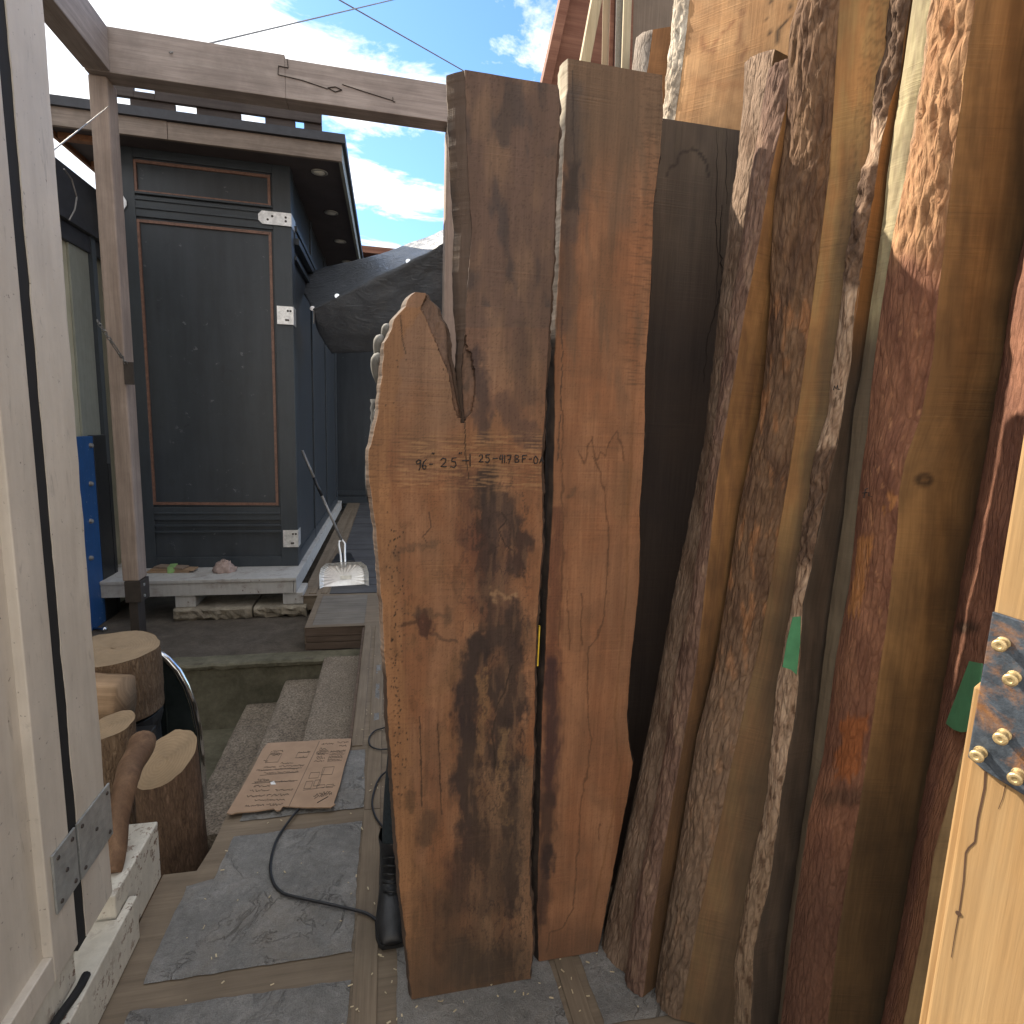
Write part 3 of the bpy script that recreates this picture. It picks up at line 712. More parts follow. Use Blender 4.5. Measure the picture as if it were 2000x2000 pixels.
def plank(label, L, YL, Mp, YM, Rp, YR, ztop, barkcol, facecol, group, thick=.09, barkmat='bark', facemat='facewood', amp=.006, bulge=.012, zM=None, zR=None, seed=0, fscale=(42, 8.5), name='bark_plank', cat='plank', z0=.003, n=24, step=.0065, ampf=None, barkname='bark', rag=.0012):
    Lc, Mc, Rc = curveY(L, YL), curveY(Mp, YM), curveY(Rp, YR)
    zM = ztop if zM is None else zM; zR = zM if zR is None else zR
    # body with sawn face
    nz = 430; nf = 36; rings = []
    for i in range(nz+1):
        k = i/nz; rg = []
        zl = z0+(ztop-z0)*k-.004*k; zm = z0+(zM-z0)*k; zr = z0+(zR-z0)*k
        xl, xm, xr = interp(Lc, zl), interp(Mc, zm), interp(Rc, zr)
        dk = (.05, .035, .025)
        rg.append(((max(xl+.03, xl*(YL+thick)/YL+.006), YL+thick, zl), (-.2, zl), dk)); rg.append(((xl+.006, YL+.006, zl), (-.1, zl), dk))
        for j in range(nf+1):
            s = j/nf; z = zm+(zr-zm)*s; x = xm+(xr-xm)*s; y = YM+(YR-YM)*s
            px, py = proj((x, y, z)); wob = fbm(z*18, seed+11, .3)*.0015 if j == 0 else 0
            rg.append(((x+wob, y+(.001 if j == 0 else 0), z), (math.hypot(x-xm, y-YM), z), facecol(px, py, s, z)))
        rg.append(((xr+.02, YR+thick, zr), (.3, zr), dk))
        rings.append(rg)
    b, uv, cl = ring_mesh(rings)
    body = b.build(name, M[facemat], uv=uv, col=cl); tag(body, label, cat, group)
    rows, u2, c2 = strip_rows(Lc, Mc, YL, YM, z0, ztop, zM, n, step, bulge, amp, barkcol, fscale, seed, rag, ampf)
    bb = MB(); bb.grid(rows)
    # wrap the top edge back a little so the bark has thickness
    top = rows[-1]; bk = [p+Vector((.012, .02, -.004)) for p in top]; nn = len(bb.v)
    n_ = len(top); bb.v += bk; u2 += [(q[0]*.1, q[2]) for q in [tuple(v) for v in bk]]; c2 += [tuple(t*.7 for t in c) for c in c2[-n_:]]
    st = nn-n_
    for j in range(n_-1): bb.f.append((st+j, st+j+1, nn+j+1, nn+j))
    bb.build(barkname, M[barkmat], body, uv=u2, col=c2, smooth=True)
    return body

GP = 'planks and slabs leaning in the row on the right'
n2f = lambda px, py, s: fbm(px*.05, py*.02, s)
def bcol(a, b_, seed, c3=None):
    def f(px, py, s, z):
        k = sstep(-.4, .5, fbm(px*.03, py*.009, seed)); c = lerp3(a, b_, k)
        if c3: c = lerp3(c, c3, sstep(.25, .5, fbm(px*.05, py*.012, seed+7)))
        return c
    return f
# P1a: leftmost bark plank
P1aL = [(1455,120),(1451,200),(1443,310),(1425,420),(1412,560),(1398,700),(1380,860),(1365,930),(1338,1060),(1312,1180),(1292,1290),(1268,1420),(1222,1640),(1172,1857)]
P1aM = [(1513,98),(1495,200),(1480,300),(1450,480),(1424,650),(1410,760),(1397,870),(1387,960),(1367,1080),(1347,1190),(1326,1300),(1305,1450),(1275,1620),(1250,1740),(1230,1880)]
sh = lambda P, d: [(x+d, y) for x, y in P]
plank('bark-faced plank with a rounded top, leftmost of the leaning row', P1aL, 1.52, P1aM, 1.41, sh(P1aM, 40), 1.43, ony(1456, 122, 1.52).z, bcol((.24,.175,.130), (.165,.112,.080), 61, (.26,.19,.14)), bcol((.2,.115,.055), (.25,.145,.07), 62), GP, zM=ony(1508, 95, 1.41).z, seed=1, amp=.006)
# P1b: second bark plank with an orange-brown face
P1bM = [(1552,118),(1535,210),(1507,330),(1478,500),(1456,600),(1434,737),(1410,869),(1398,960),(1385,1080),(1372,1200),(1360,1304),(1330,1476),(1300,1640),(1275,1800),(1262,1900)]
P1bR = [(1590,140),(1560,330),(1530,541),(1515,650),(1500,760),(1480,865),(1465,973),(1438,1138),(1400,1304),(1375,1450),(1350,1600),(1320,1750),(1300,1900)]
P1bL = [(1500,140),(1481,260),(1468,330),(1442,520),(1420,650),(1408,760),(1395,870),(1385,960),(1365,1080),(1345,1190),(1322,1300),(1300,1450),(1270,1620),(1244,1740),(1225,1880)]
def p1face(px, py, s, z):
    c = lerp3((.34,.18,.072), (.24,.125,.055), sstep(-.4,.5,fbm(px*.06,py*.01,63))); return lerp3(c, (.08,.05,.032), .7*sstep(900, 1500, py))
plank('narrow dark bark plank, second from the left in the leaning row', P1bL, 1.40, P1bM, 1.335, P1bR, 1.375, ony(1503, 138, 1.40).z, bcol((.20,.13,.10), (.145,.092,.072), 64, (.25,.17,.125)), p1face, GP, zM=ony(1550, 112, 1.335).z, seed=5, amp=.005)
# P2: broad dark bark plank
P2L = [(1559,0),(1544,50),(1540,100),(1537,150),(1529,295),(1512,393),(1505,541),(1504,600),(1486,799),(1465,890),(1444,993),(1424,1130),(1395,1304),(1361,1440),(1344,1546),(1322,1678),(1291,1850),(1271,2000)]
P2M = [(1640,0),(1634,98),(1627,221),(1619,344),(1600,492),(1578,660),(1564,766),(1540,931),(1519,1055),(1506,1138),(1482,1263),(1467,1330),(1432,1476),(1401,1630),(1366,1784),(1344,1903),(1326,2000)]
P2R = [(1760,0),(1735,147),(1715,295),(1690,418),(1668,560),(1650,680),(1634,807),(1609,890),(1589,1047),(1565,1200),(1543,1357),(1528,1546),(1490,1731),(1462,1894),(1455,2000)]
def p2bark(px, py, s, z):
    c = lerp3((.20,.127,.080), (.13,.080,.054), sstep(-.4,.5,fbm(px*.03,py*.009,66)))
    c = lerp3(c, (.33,.17,.085), .8*sstep(.22,.45,fbm(px*.06,py*.012,67))*sstep(400,700,py))
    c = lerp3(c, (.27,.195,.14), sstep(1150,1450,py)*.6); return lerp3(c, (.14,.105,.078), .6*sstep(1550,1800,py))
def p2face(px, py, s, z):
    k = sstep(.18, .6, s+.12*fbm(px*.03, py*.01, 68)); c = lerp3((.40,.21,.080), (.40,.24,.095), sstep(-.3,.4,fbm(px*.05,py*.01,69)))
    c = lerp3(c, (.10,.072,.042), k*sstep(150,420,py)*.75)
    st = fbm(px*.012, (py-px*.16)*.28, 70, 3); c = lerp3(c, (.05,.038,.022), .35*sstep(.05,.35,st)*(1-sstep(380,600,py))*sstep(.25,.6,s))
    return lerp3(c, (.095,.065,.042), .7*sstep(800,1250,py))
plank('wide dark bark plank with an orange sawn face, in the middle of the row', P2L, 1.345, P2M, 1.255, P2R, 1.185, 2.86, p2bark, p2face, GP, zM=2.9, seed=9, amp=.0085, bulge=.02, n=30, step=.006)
# P3: thin plank, patchy bark and pale inner wood
P3L = [(1738,0),(1728,100),(1712,147),(1697,295),(1667,418),(1640,610),(1616,807),(1591,890),(1566,1047),(1542,1200),(1515,1357),(1500,1546),(1460,1731),(1434,1894),(1432,2000)]
P3M = [(1778,0),(1758,147),(1736,211),(1716,315),(1704,393),(1684,516),(1670,610),(1660,724),(1631,886),(1598,1047),(1569,1180),(1560,1304),(1554,1400),(1533,1511),(1502,1727),(1471,1859),(1467,2000)]
P3R = [(1800,0),(1782,147),(1765,315),(1745,450),(1735,560),(1720,660),(1690,830),(1665,1000),(1645,1180),(1630,1300),(1605,1520),(1580,1696),(1560,1828),(1545,2000)]
def p3rough(px, py):
    y = py+18*fbm(px*.06, py*.04, 71)
    r = max(1-sstep(225, 240, y), sstep(322, 334, y)*(1-sstep(545, 580, y)), sstep(868, 880, y)*(1-sstep(1095, 1115, y)))
    return r
def p3bark(px, py, s, z):
    r = p3rough(px, py); n = fbm(px*.07, py*.02, 72)
    pale = lerp3((.50,.38,.28), (.38,.27,.19), sstep(-.3,.4,n)); pale = lerp3(pale, (.25,.18,.12), sstep(1480,1750,py)*.8)
    pale = lerp3(pale, (.09,.05,.03), sstep(.28,.42,fbm(px*.16,py*.03,74))*.7)
    return lerp3(pale, lerp3((.12,.08,.058), (.20,.135,.095), sstep(-.3,.4,n)), r)
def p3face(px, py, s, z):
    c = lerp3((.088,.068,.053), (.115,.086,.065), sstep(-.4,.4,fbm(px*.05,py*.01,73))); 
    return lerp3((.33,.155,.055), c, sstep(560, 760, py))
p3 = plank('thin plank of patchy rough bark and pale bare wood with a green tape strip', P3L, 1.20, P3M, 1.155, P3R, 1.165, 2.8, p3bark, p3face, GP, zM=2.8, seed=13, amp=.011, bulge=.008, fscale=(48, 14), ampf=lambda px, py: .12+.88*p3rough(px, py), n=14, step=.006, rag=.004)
# P4a: pale planed strip
P4aL = [(1783,0),(1763,147),(1743,270),(1733,344),(1726,418),(1709,541),(1694,639),(1680,740),(1668,799),(1647,1014),(1622,1180),(1607,1300),(1581,1520),(1555,1696),(1537,1828),(1520,2000)]
P4L = [(1820,0),(1795,197),(1768,350),(1753,418),(1735,516),(1722,600),(1705,724),(1693,848),(1676,973),(1660,1138),(1632,1290),(1608,1476),(1581,1586),(1555,1762),(1524,2000)]
plank('pale greenish plank edge beside the red-barked slab, left of it', P4aL, 1.145, sh(P4L, 2), 1.105, sh(P4L, 30), 1.12, 2.8, (lambda px, py, s, z: lerp3(lerp3((.42,.36,.21), (.34,.28,.165), sstep(-.3,.4,fbm(px*.09,py*.012,81))), (.165,.13,.088), sstep(600,700,py))), bcol((.2,.14,.08), (.25,.18,.1), 82), GP, barkmat='facewood', amp=.002, bulge=.003, seed=17, n=10, barkname='planed_edge')  # strip painted brown below its pale top, standing for deep shade
# P4: red bark slab
P4M = [(1906,0),(1886,123),(1866,295),(1845,480),(1835,560),(1822,700),(1800,807),(1768,900),(1756,960),(1752,1035),(1734,1200),(1715,1330),(1696,1467),(1669,1630),(1638,1819),(1616,2000)]
P4R = [(2080,0),(2060,200),(2030,420),(2000,640),(1985,720),(1962,830),(1945,931),(1900,1138),(1872,1387),(1845,1586),(1790,1850),(1750,2000)]
def p4bark(px, py, s, z):
    n = fbm(px*.03, py*.008, 83); c = lerp3((.265,.13,.080), (.19,.09,.060), sstep(-.4,.5,n))
    top = 1-sstep(440, 560, py+30*n); c = lerp3(c, lerp3((.40,.235,.13), (.30,.165,.09), sstep(-.3,.4,fbm(px*.06,py*.02,84))), top)  # rough torn top, also painted lighter because sunlight falls there
    c = lerp3(c, (.36,.25,.17), .8*(1-sstep(.12,.26,s+.1*n))*(1-sstep(200,420,py)))
    # torn orange patches
    for cx, y0, y1, hw, cc in ((1690,1040,1200,22,(.40,.185,.075)),(1668,1390,1520,26,(.30,.11,.045)),(1745,955,1000,8,(.38,.18,.075)),(1700,1085,1120,10,(.42,.2,.09))):
        if y0-10 < py < y1+10:
            mid = cx-(py-(y0+y1)/2)*.18; d = abs(px+10*fbm(px*.09,py*.035,85)-mid)
            c = lerp3(c, cc, (1-sstep(hw*.6, hw*.85, d))*sstep(y0, y0+16, py+14*fbm(px*.2,1,2))*(1-sstep(y1-8, y1+6, py+30*fbm(px*.16,2,1))))
    c = lerp3(c, (.06,.042,.03), .55*(1-sstep(6, 26, abs(py-1555+12*fbm(px*.1,0,4))))*sstep(.1,.4,s))
    c = lerp3(c, (.42,.22,.12), sstep(.52,.56,fbm(px*.11,py*.03,86,3))*.75*sstep(560,640,py)*(1-sstep(1150,1300,py)))
    return lerp3(c, (.125,.07,.05), .65*sstep(1600,1750,py))  # lower bark painted darker, for the shade low in the row
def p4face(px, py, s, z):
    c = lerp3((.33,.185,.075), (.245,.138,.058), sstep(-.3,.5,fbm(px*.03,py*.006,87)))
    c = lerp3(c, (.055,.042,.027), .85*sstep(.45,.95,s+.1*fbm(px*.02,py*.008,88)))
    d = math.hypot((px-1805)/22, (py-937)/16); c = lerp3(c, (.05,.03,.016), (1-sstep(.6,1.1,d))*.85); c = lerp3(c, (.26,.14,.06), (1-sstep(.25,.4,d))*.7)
    return lerp3(c, (.075,.058,.036), .65*sstep(1250,1700,py))  # face painted darker low down, where the row stands in shade
p4 = plank('thick slab with peeling red bark and a yellow-brown sawn face, widest of the leaning row', P4L, 1.10, P4M, .995, P4R, .955, 2.8, p4bark, p4face, GP, barkmat='smoothbark', zM=2.8, seed=21, amp=.010, bulge=.018, n=34, step=.006, fscale=(34, 6.5), ampf=lambda px, py: .10+1.1*(1-sstep(430, 560, py)), thick=.12)
# P5: red-brown bark slab nearest the post
P5L = [(1985,560),(1976,600),(1962,703),(1921,931),(1879,1138),(1854,1300),(1810,1586),(1762,1850),(1731,2000)]
P5M = [(2040,640),(2003,869),(1972,1035),(1945,1192),(1915,1344),(1868,1511),(1823,1678),(1801,1828),(1765,2000)]
def p5bark(px, py, s, z):
    c = lerp3((.235,.115,.075), (.17,.082,.057), sstep(-.4,.5,fbm(px*.03,py*.008,91)))
    d = math.hypot((px-1905)/22, (py-1228)/14); c = lerp3(c, (.045,.03,.022), (1-sstep(.6,1.2,d))*.8); c = lerp3(c, (.22,.15,.11), (1-sstep(.3,.5,d))*.6)
    rn = abs(fbm(px*.045,py*.03,92,3)); c = lerp3(c, (.26,.13,.08), (1-sstep(.015,.035,rn))*.35)
    return lerp3(c, (.30,.15,.085), .7*sstep(.72,.85,s)*sstep(1380,1500,py))  # lighter right-hand strip low down is sunlight painted into the bark
p5 = plank('red-brown barked plank with a knot, half behind the metal-strapped post', P5L, .975, P5M, .83, sh(P5M, 120), .81, 2.8, p5bark, bcol((.3,.2,.1),(.35,.24,.12),93), GP, barkmat='smoothbark', seed=25, amp=.003, bulge=.02, n=22, step=.009, thick=.1)

# green masking tape on the planks (children of the plank they are stuck to)
def tape(parent, quad, Y, name='masking_tape'):
    b = MB(); P = [ony(x, y, Y) for x, y in quad]; b.prism(P, (0, .0016, 0))
    o = b.build(name, M['greentape'], parent); o['label'] = 'torn green masking tape'; return o
tape(p3, [(1549,1206),(1564,1204),(1563,1255),(1556,1318),(1545,1308),(1529,1303),(1537,1255)], 1.128)
def ribbon(parent, name, lines, Y, w=.0013, mat='ink'):
    b = MB()
    for l in lines: b.tube([ony(x, y, Y) for x, y in l], w, 5)
    return b.build(name, M[mat], parent)
def fi(x, y): return [[(x+9,y-2),(x+4,y),(x+3,y+8),(x+1,y+17)],[(x-1,y+7),(x+8,y+6)],[(x+11,y+5),(x+11,y+13)],[(x+15,y+14),(x+16,y+14)]]
ribbon(p4, 'handwriting', fi(1686, 956), 1.04)
ribbon(p3, 'handwriting', [[(1628,762),(1630,754),(1633,760),(1636,752),(1637,761),(1641,760)]], 1.15)

# ------------------------------------------------------------------ upper slabs behind the row
GU = 'sunlit slabs and studs standing behind the leaning row'
U5L = [(1318,0),(1312,60),(1306,120),(1300,180),(1292,300),(1285,420)]; U5M = [(1347,0),(1341,60),(1337,100),(1328,170),(1318,235),(1305,320),(1290,420)]
def u5face(px, py, s, z):
    n = fbm(px*.03, py*.02, 101); c = lerp3((.52,.28,.125), (.58,.33,.155), sstep(-.4,.4,n))
    for st in U5S: c = st.apply(c, px, py, n*16, n*10)
    return c
U5S = [Stroke([(1365,70),(1372,95),(1395,100),(1415,80),(1430,40)], 4, (.26,.10,.045), .6, .9),
       Stroke([(1450,20),(1455,60),(1448,110),(1460,150)], 5, (.25,.10,.045), .6, .9),
       Stroke([(1505,0),(1500,40),(1508,80),(1503,110)], 3, (.035,.02,.013), .9, .6),Stroke([(1542,10),(1528,50),(1522,90)], 3.4, (.03,.018,.012), .9, .6),Stroke([(1500,60),(1515,90)], 2.5, (.05,.03,.02), .8, .6),
       Stroke([(1360,160),(1420,165),(1450,160)], 10, (.30,.125,.05), .4, .9)]
plank('big orange slab with a white bark edge, sunlit, standing behind the dark cracked slab', U5L, 2.25, U5M, 2.16, [(1600,0),(1600,300)], 1.83, 4.05, bcol((.55,.50,.42),(.40,.34,.27),102,(.62,.58,.5)), u5face, GU, seed=31, amp=.010, bulge=.02, facemat='facewood', n=16, name='wood_slab', cat='wood slab')
def post_px(name, label, cat, quad, Y, d, mat, group=GU, zb=0, smooth=False):
    """upright whose picture outline (top-left, top-right, bottom-right, bottom-left) lies on plane Y, carried on down to the ground"""
    tl, tr, br, bl = (ony(x, y, Y) for x, y in quad)
    ext = lambda t, b_: b_+(b_-t)*((b_.z-zb)/max(t.z-b_.z, .05))
    el, er = ext(tl, bl), ext(tr, br)
    b = MB(); b.prism([tl, tr, er, el], (0, d, 0)); o = b.build(name, M[mat], bevel=.004); return tag(o, label, cat, group) if label else o
def stud(label, quad, Y, d, mat, name='wood_stud', cat='wood stud', lean=0.0):
    tl, tr, br, bl = (ony(x, y, Y) for x, y in quad)
    w0 = tl.x; w1 = tr.x; b = MB(); dx = (tl.x-bl.x)/(tl.z-bl.z); zz = tl.z
    dx = max(-.12, min(.12, dx))
    b.prism([tl, tr, (w1-dx*(tr.z), Y, 0), (w0-dx*tl.z, Y, 0)], (.02, d, 0))
    return tag(b.build(name, M[mat], bevel=.004), label, cat, GU)
M['barkgrey'] = paint('grey_weathered_bark', (.24, .23, .215), rough=.9, bump=.9, scale=1.5)
stud('narrow pale stud in sunlight, leftmost upright behind the slab tops', [(1180,-140),(1195,-140),(1187,128),(1175,128)], 2.75, .05, 'stud')
stud('reddish plank edge beside the leftmost pale stud', [(1196,-140),(1206,-140),(1201,132),(1188,130)], 2.70, .04, 'siding')
stud('grey weathered strip between two pale studs', [(1206,-140),(1223,-140),(1215,135),(1201,132)], 2.66, .05, 'barkgrey')
stud('pale stud with a sunlit edge, left of the brown sheet', [(1223,-140),(1239,-140),(1232,139),(1214,137)], 2.60, .06, 'stud')
stud('brown sheet of plywood behind the short orange offcut', [(1240,-140),(1330,-140),(1320,180),(1233,180)], 2.80, .02, 'ply', 'plywood_sheet', 'plywood')
def u4f(px, py, s, z): return lerp3((.34,.155,.06), (.40,.19,.075), sstep(-.4,.4,fbm(px*.03,py*.02,103)))
plank('short orange slab with grey bark edge and a square-cut top, in front of the brown sheet', [(1243,72),(1240,90),(1234,140),(1228,200)], 2.50, [(1275,60),(1271,90),(1263,145),(1256,200)], 2.42, [(1315,60),(1310,200)], 2.38, ony(1245,76,2.50).z, bcol((.34,.31,.28),(.26,.22,.19),104), u4f, GU, zM=ony(1277,58,2.42).z, seed=35, amp=.007, bulge=.01, name='wood_slab', cat='wood slab', n=10, step=.02)
b = MB(); b.bar(ony(1172, -40, 2.95), ony(1120, 240, 2.95), .05, .035, (0,1,0)); tag(b.build('wood_batten', M['stud'], bevel=.003), 'slanting pale batten against the red-brown shed boards', 'batten', GU)
# red-brown shed the row stands against
P = [ony(x, y, 3.3) for x, y in ((1122,-80),(1108,0),(1082,118),(1050,260))]
shed = empty('timber_shed', (1.9, 3.3, 0), 'red-brown boarded shed wall rising behind the studs at the top', 'shed')
b = MB()
xs0 = P[2].x; dxz = (P[1].x-P[2].x)/(P[1].z-P[2].z)
for i in range(22):
    z0_, z1_ = i*.21, i*.21+.206; 
    xe_ = lambda z: xs0+dxz*(max(z, 2.5)-P[2].z)
    b.prism([(xe_(z0_), 3.3, z0_), (3.2, 3.3, z0_), (3.2, 3.285, z1_), (xe_(z1_), 3.285, z1_)], (0, .05, 0))
b.build('wall', M['siding'], shed)
b = MB(); b.bar((xe_(0)-.02, 3.30, 0), (xe_(0)-.02, 3.30, 2.5), .05, .09, (0,1,0)); b.bar((xe_(0)-.02, 3.30, 2.5), (xs0-.02+dxz*(4.6-P[2].z), 3.28, 4.6), .05, .09, (0,1,0)); b.build('corner_board', M['siding'], shed)
# wall the leaning row rests on
b = MB()
for i in range(14): b.box((1.95+.004*(i % 3), -.4+i*.265, 0), (2.0, -.4+i*.265+.262, 3.4))
tag(b.build('board_wall', M['deckside']), 'dark board wall behind the leaning row of planks', 'wall')

# ------------------------------------------------------------------ near post with rusty strap (right edge)
p0 = Vector((.841, .62, 0)); tF = Vector((.43, -.903, 0)).normalized(); nF = Vector((-tF.y*-1, 0, 0)); nF = Vector((tF.y, -tF.x, 0)).normalized()   # outward face normal
if nF.x > 0: nF = -nF
pf = lambda x, y, off=0.0: onpl(x, y, p0+nF*off, nF)
post = empty('timber_post', (p0.x, p0.y, 0), 'sunlit pale timber post with a rusty steel strap at the right edge', 'post')
b = MB(); c = p0+tF*.17-nF*.07
for i in range(1): b.obox((c.x, c.y, 1.5), tF*.17, nF*.07, (0,0,1.5))
b.build('post_timber', M['lumber'], post, bevel=.004)
# thin board nailed on its left lower side
e = [pf(1902,1340,-.03), pf(1932,1340,-.03), pf(1832,2100,-.03), pf(1780,2100,-.03)]
ex = lambda a, b_: b_+(b_-a)*(b_.z/max(a.z-b_.z, .01))
b = MB(); q = [e[0], e[0]+tF*.07, Vector((*(e[0]+tF*.07).xy, 0)), Vector((e[0].x, e[0].y, 0))]; b.prism(q, nF*-.05)
b.build('side_board', M['lumber'], post, bevel=.003)
# steel strap
pl = [pf(1938,1195,.008), pf(2010,1218,.008), pf(2075,1240,.008), pf(2075,1590,.008), pf(2000,1554,.008), pf(1924,1507,.008), pf(1890,1479,.008)]
b = MB(); b.prism(pl, nF*-.0075); strap = b.build('steel_strap', M['rust'], post, bevel=.0015); strap['label'] = 'rusty blue-grey steel strap'
for i, (x, y) in enumerate(((1960,1255),(1981,1321),(1962,1434),(1916,1468),(1990,1511))):
    c = pf(x, y, .008); s = MB(); s.lathe(c, nF, [(.0001,.0),(.0085,.0),(.0085,.003),(.0062,.0035),(.0062,.019),(.0088,.0195),(.0088,.0225),(.007,.0245),(.0035,.0247),(.003,.0235),(.0001,.0235)], 18)
    o = s.build('screw', M['screw'], strap, bevel=.0006)
def facecrack(line, w, off=.0006):
    b = MB(); P = [pf(x, y, off) for x, y in line]; n = len(P)
    for i in range(n-1):
        d = (P[i+1]-P[i]).normalized(); sd = d.cross(nF).normalized(); wa = w*.6*(1-.5*i/n); wb = w*.6*(1-.5*(i+1)/n)
        b.add([P[i]-sd*wa, P[i]+sd*wa, P[i+1]+sd*wb, P[i+1]-sd*wb], [(0,1,2,3)])
    return b
bb = MB()
for l, w in (([(1925,1508),(1923,1540),(1910,1600),(1904,1645),(1892,1656),(1886,1666),(1882,1720),(1874,1778)], .0026),([(1874,1778),(1866,1820),(1858,1870)], .0012),([(1964,1534),(1958,1560),(1950,1580)], .0010)):
    k = facecrack(l, w); bb.add(k.v, k.f)
bb.lathe(pf(1872,1784,.0008), nF, [(.0001,0),(.004,0),(.004,.0004),(.0001,.0004)], 10)
build_each(bb, 'drying_crack', M['crack2'], post)
# second piece of green tape, on the barked plank beside the post
b = MB(); P = [pf(x, y, -.055) for x, y in ((1893,1291),(1914,1296),(1903,1340),(1890,1428),(1876,1430),(1862,1425),(1847,1413))]
qa = ony(1838,1392,.975); qb = ony(1900,1392,.83); tq = (qb-qa).normalized(); nq = Vector((tq.y, -tq.x, 0)).normalized(); nq = nq if nq.x < 0 else -nq
P = [onpl(x, y, qb+nq*.026, nq) for x, y in ((1893,1291),(1918,1296),(1912,1340),(1892,1428),(1876,1430),(1862,1425),(1847,1413))]
b.prism(P, nq*-.0016); o = b.build('masking_tape', M['greentape'], p5); o['label'] = 'torn green masking tape'

# ------------------------------------------------------------------ white door and jamb on the left
door = empty('white_door', (-.83, .9, .16), 'white painted panelled door at the left edge', 'door')
DX = -.80
b = MB(); b.box((DX-.045, 1.425, .262), (DX, 1.533, 3.3)); b.box((DX-.045, .2, .262), (DX-.001, 1.4249, .335)); b.box((DX-.045, .2, 2.85), (DX-.001, 1.4249, 3.3)); b.build('door_frame', M['white'], door, bevel=.003)
b = MB(); b.box((DX-.05, .2, .3), (DX-.022, 1.43, 2.9)); b.build('door_panel', M['white'], door)
b = MB(); b.box((DX-.03, .2, .158), (DX-.012, 1.53, .2605)); b.build('bottom_strip', M['white_worn'], door)
jamb = empty('door_jamb', (-.83, 1.64, .22), 'white painted door jamb board with a worn edge, beside the black seal', 'door jamb')
b = MB(); nz = 120
for i in range(nz): pass
rings = []
for i in range(nz+1):
    z = .245+(3.2-.245)*i/nz; e1 = 1.574+.004*fbm(z*7, 1, 2)+.0015*fbm(z*60, 1, 9); e2 = 1.727+.0035*fbm(z*6, 5, 2)-.006*max(0, 1-abs(z-1.45)*14)-.005*max(0, 1-abs(z-1.72)*20)
    rings.append([((DX, e1, z), (0, z), (1,1,1)), ((DX, e2-.004, z), (.2, z), (1,1,1)), ((DX-.004, e2, z), (.2, z), (1,1,1)), ((DX-.06, e2, z), (.3, z), (1,1,1)), ((DX-.06, e1, z), (.4, z), (1,1,1))])
rings = [list(reversed(r_)) for r_ in rings]
b, uv, cl = ring_mesh(rings); b.build('jamb_board', M['white'], jamb, orient=True)
b = MB(); b.box((DX-.06, 1.5335, .24), (DX-.003, 1.581, 3.2))
b.build('rubber_seal', M['rubber'], jamb)
def plate(par, y0, y1, za, zb_, name='hinge_plate'):
    b = MB(); b.box((DX+.0005, y0, za), (DX+.006, y1, zb_)); o = b.build(name, M['galv'], par, bevel=.001)
    o.rotation_euler = (0,0,0)
    s = MB()
    for yy, zz in ((y0+.02, za+.02), (y1-.02, za+.02), (y0+.02, zb_-.02), (y1-.02, zb_-.02), ((y0+y1)/2, (za+zb_)/2)):
        s.lathe((DX+.006, yy, zz), (1,0,0), [(.0001,0),(.006,0),(.005,.003),(.0001,.0035)], 10)
    build_each(s, 'bolt', M['steel'], o)
plate(door, 1.448, 1.553, .428, .588); plate(jamb, 1.563, 1.742, .425, .588)
b = MB(); b.prism([(-.86,.2,0),(-.772,.2,0),(-.772,1.812,0),(-.797,1.812,0),(-.797,1.725,0),(-.86,1.725,0)], (0,0,.153))
tag(b.build('threshold_beam', M['white_worn'], bevel=.004), 'low white worn beam on the paving along the foot of the door', 'beam')
b = MB(); b.box((-.97, 1.735, 0), (-.80, 2.07, .222)); tag(b.build('sill_block', M['white_worn'], bevel=.005), 'chunky white block with flaking paint on top, at the end of the door wall', 'block')
b = MB(); P = [(-.795+.004*math.sin(y*30), y, .163+.006*math.cos(y*23)) for y in [.4+.03*i for i in range(39)]]; b.tube(P, .011, 8)
tag(b.build('rubber_strip', M['rubber'], smooth=True), 'loose black rubber strip lying along the white beam', 'rubber strip')

# ------------------------------------------------------------------ timber frame: post, beams
PY = 4.9
a0, a1 = ony(170,200,PY), ony(242,1136,PY); s0, s1 = ony(212,205,PY), ony(271,1136,PY)
zb_ = a1.z; xl_ = (a0.x+a1.x)/2; xr_ = (s0.x+s1.x)/2; 
frame_post = empty('frame_post', ((xl_+xr_)/2, PY+.08, -.19), 'grey weathered square timber post on a steel stand in front of the dark cabin', 'post')
zB = ony(400, 85, PY-.05); 
zt_ = ony(500, 101, PY-.05).z; zbm = ony(500, 183.5, PY-.05).z
b = MB(); b.box((xl_, PY, zb_), (xr_, PY+.165, zbm)); b.build('post_timber', M['post'], frame_post, bevel=.012)
b = MB(); b.box((xl_+.03, PY+.015, -.19), (xr_-.025, PY+.15, zb_-.17)); b.box((xl_+.015, PY-.008, zb_-.17), (xr_+.012, PY+.16, zb_)); b.build('steel_stand', M['steel'], frame_post, bevel=.003)
b = MB()
for zz in (zb_-.04, zb_-.13): b.lathe((xr_+.012, PY+.05, zz), (1,0,0), [(.0001,0),(.012,0),(.012,.008),(.0001,.008)], 8)
build_each(b, 'bolt', M['galv'], frame_post)
xe = ony(900, 175, PY-.05).x
xc = ony(158, 46, PY-.05).x
b = MB(); xj = ony(556, 110, PY-.05).x
b.box((xc, PY-.05, zbm), (xj, PY+.12, zt_+.012)); b.box((xj, PY-.05, zbm), (xe+.1, PY+.12, zt_-.012))
beam = b.build('timber_beam', M['beamx'], bevel=.005); tag(beam, 'long grey timber beam crossing above the yard, with a scarf joint', 'beam')
b = MB(); yb = PY-.0515
def bl(pts, w): 
    P = [ony(x, y, yb) for x, y in pts]
    for i in range(len(P)-1): b.bar(P[i], P[i+1], .004, w, (0,1,0))
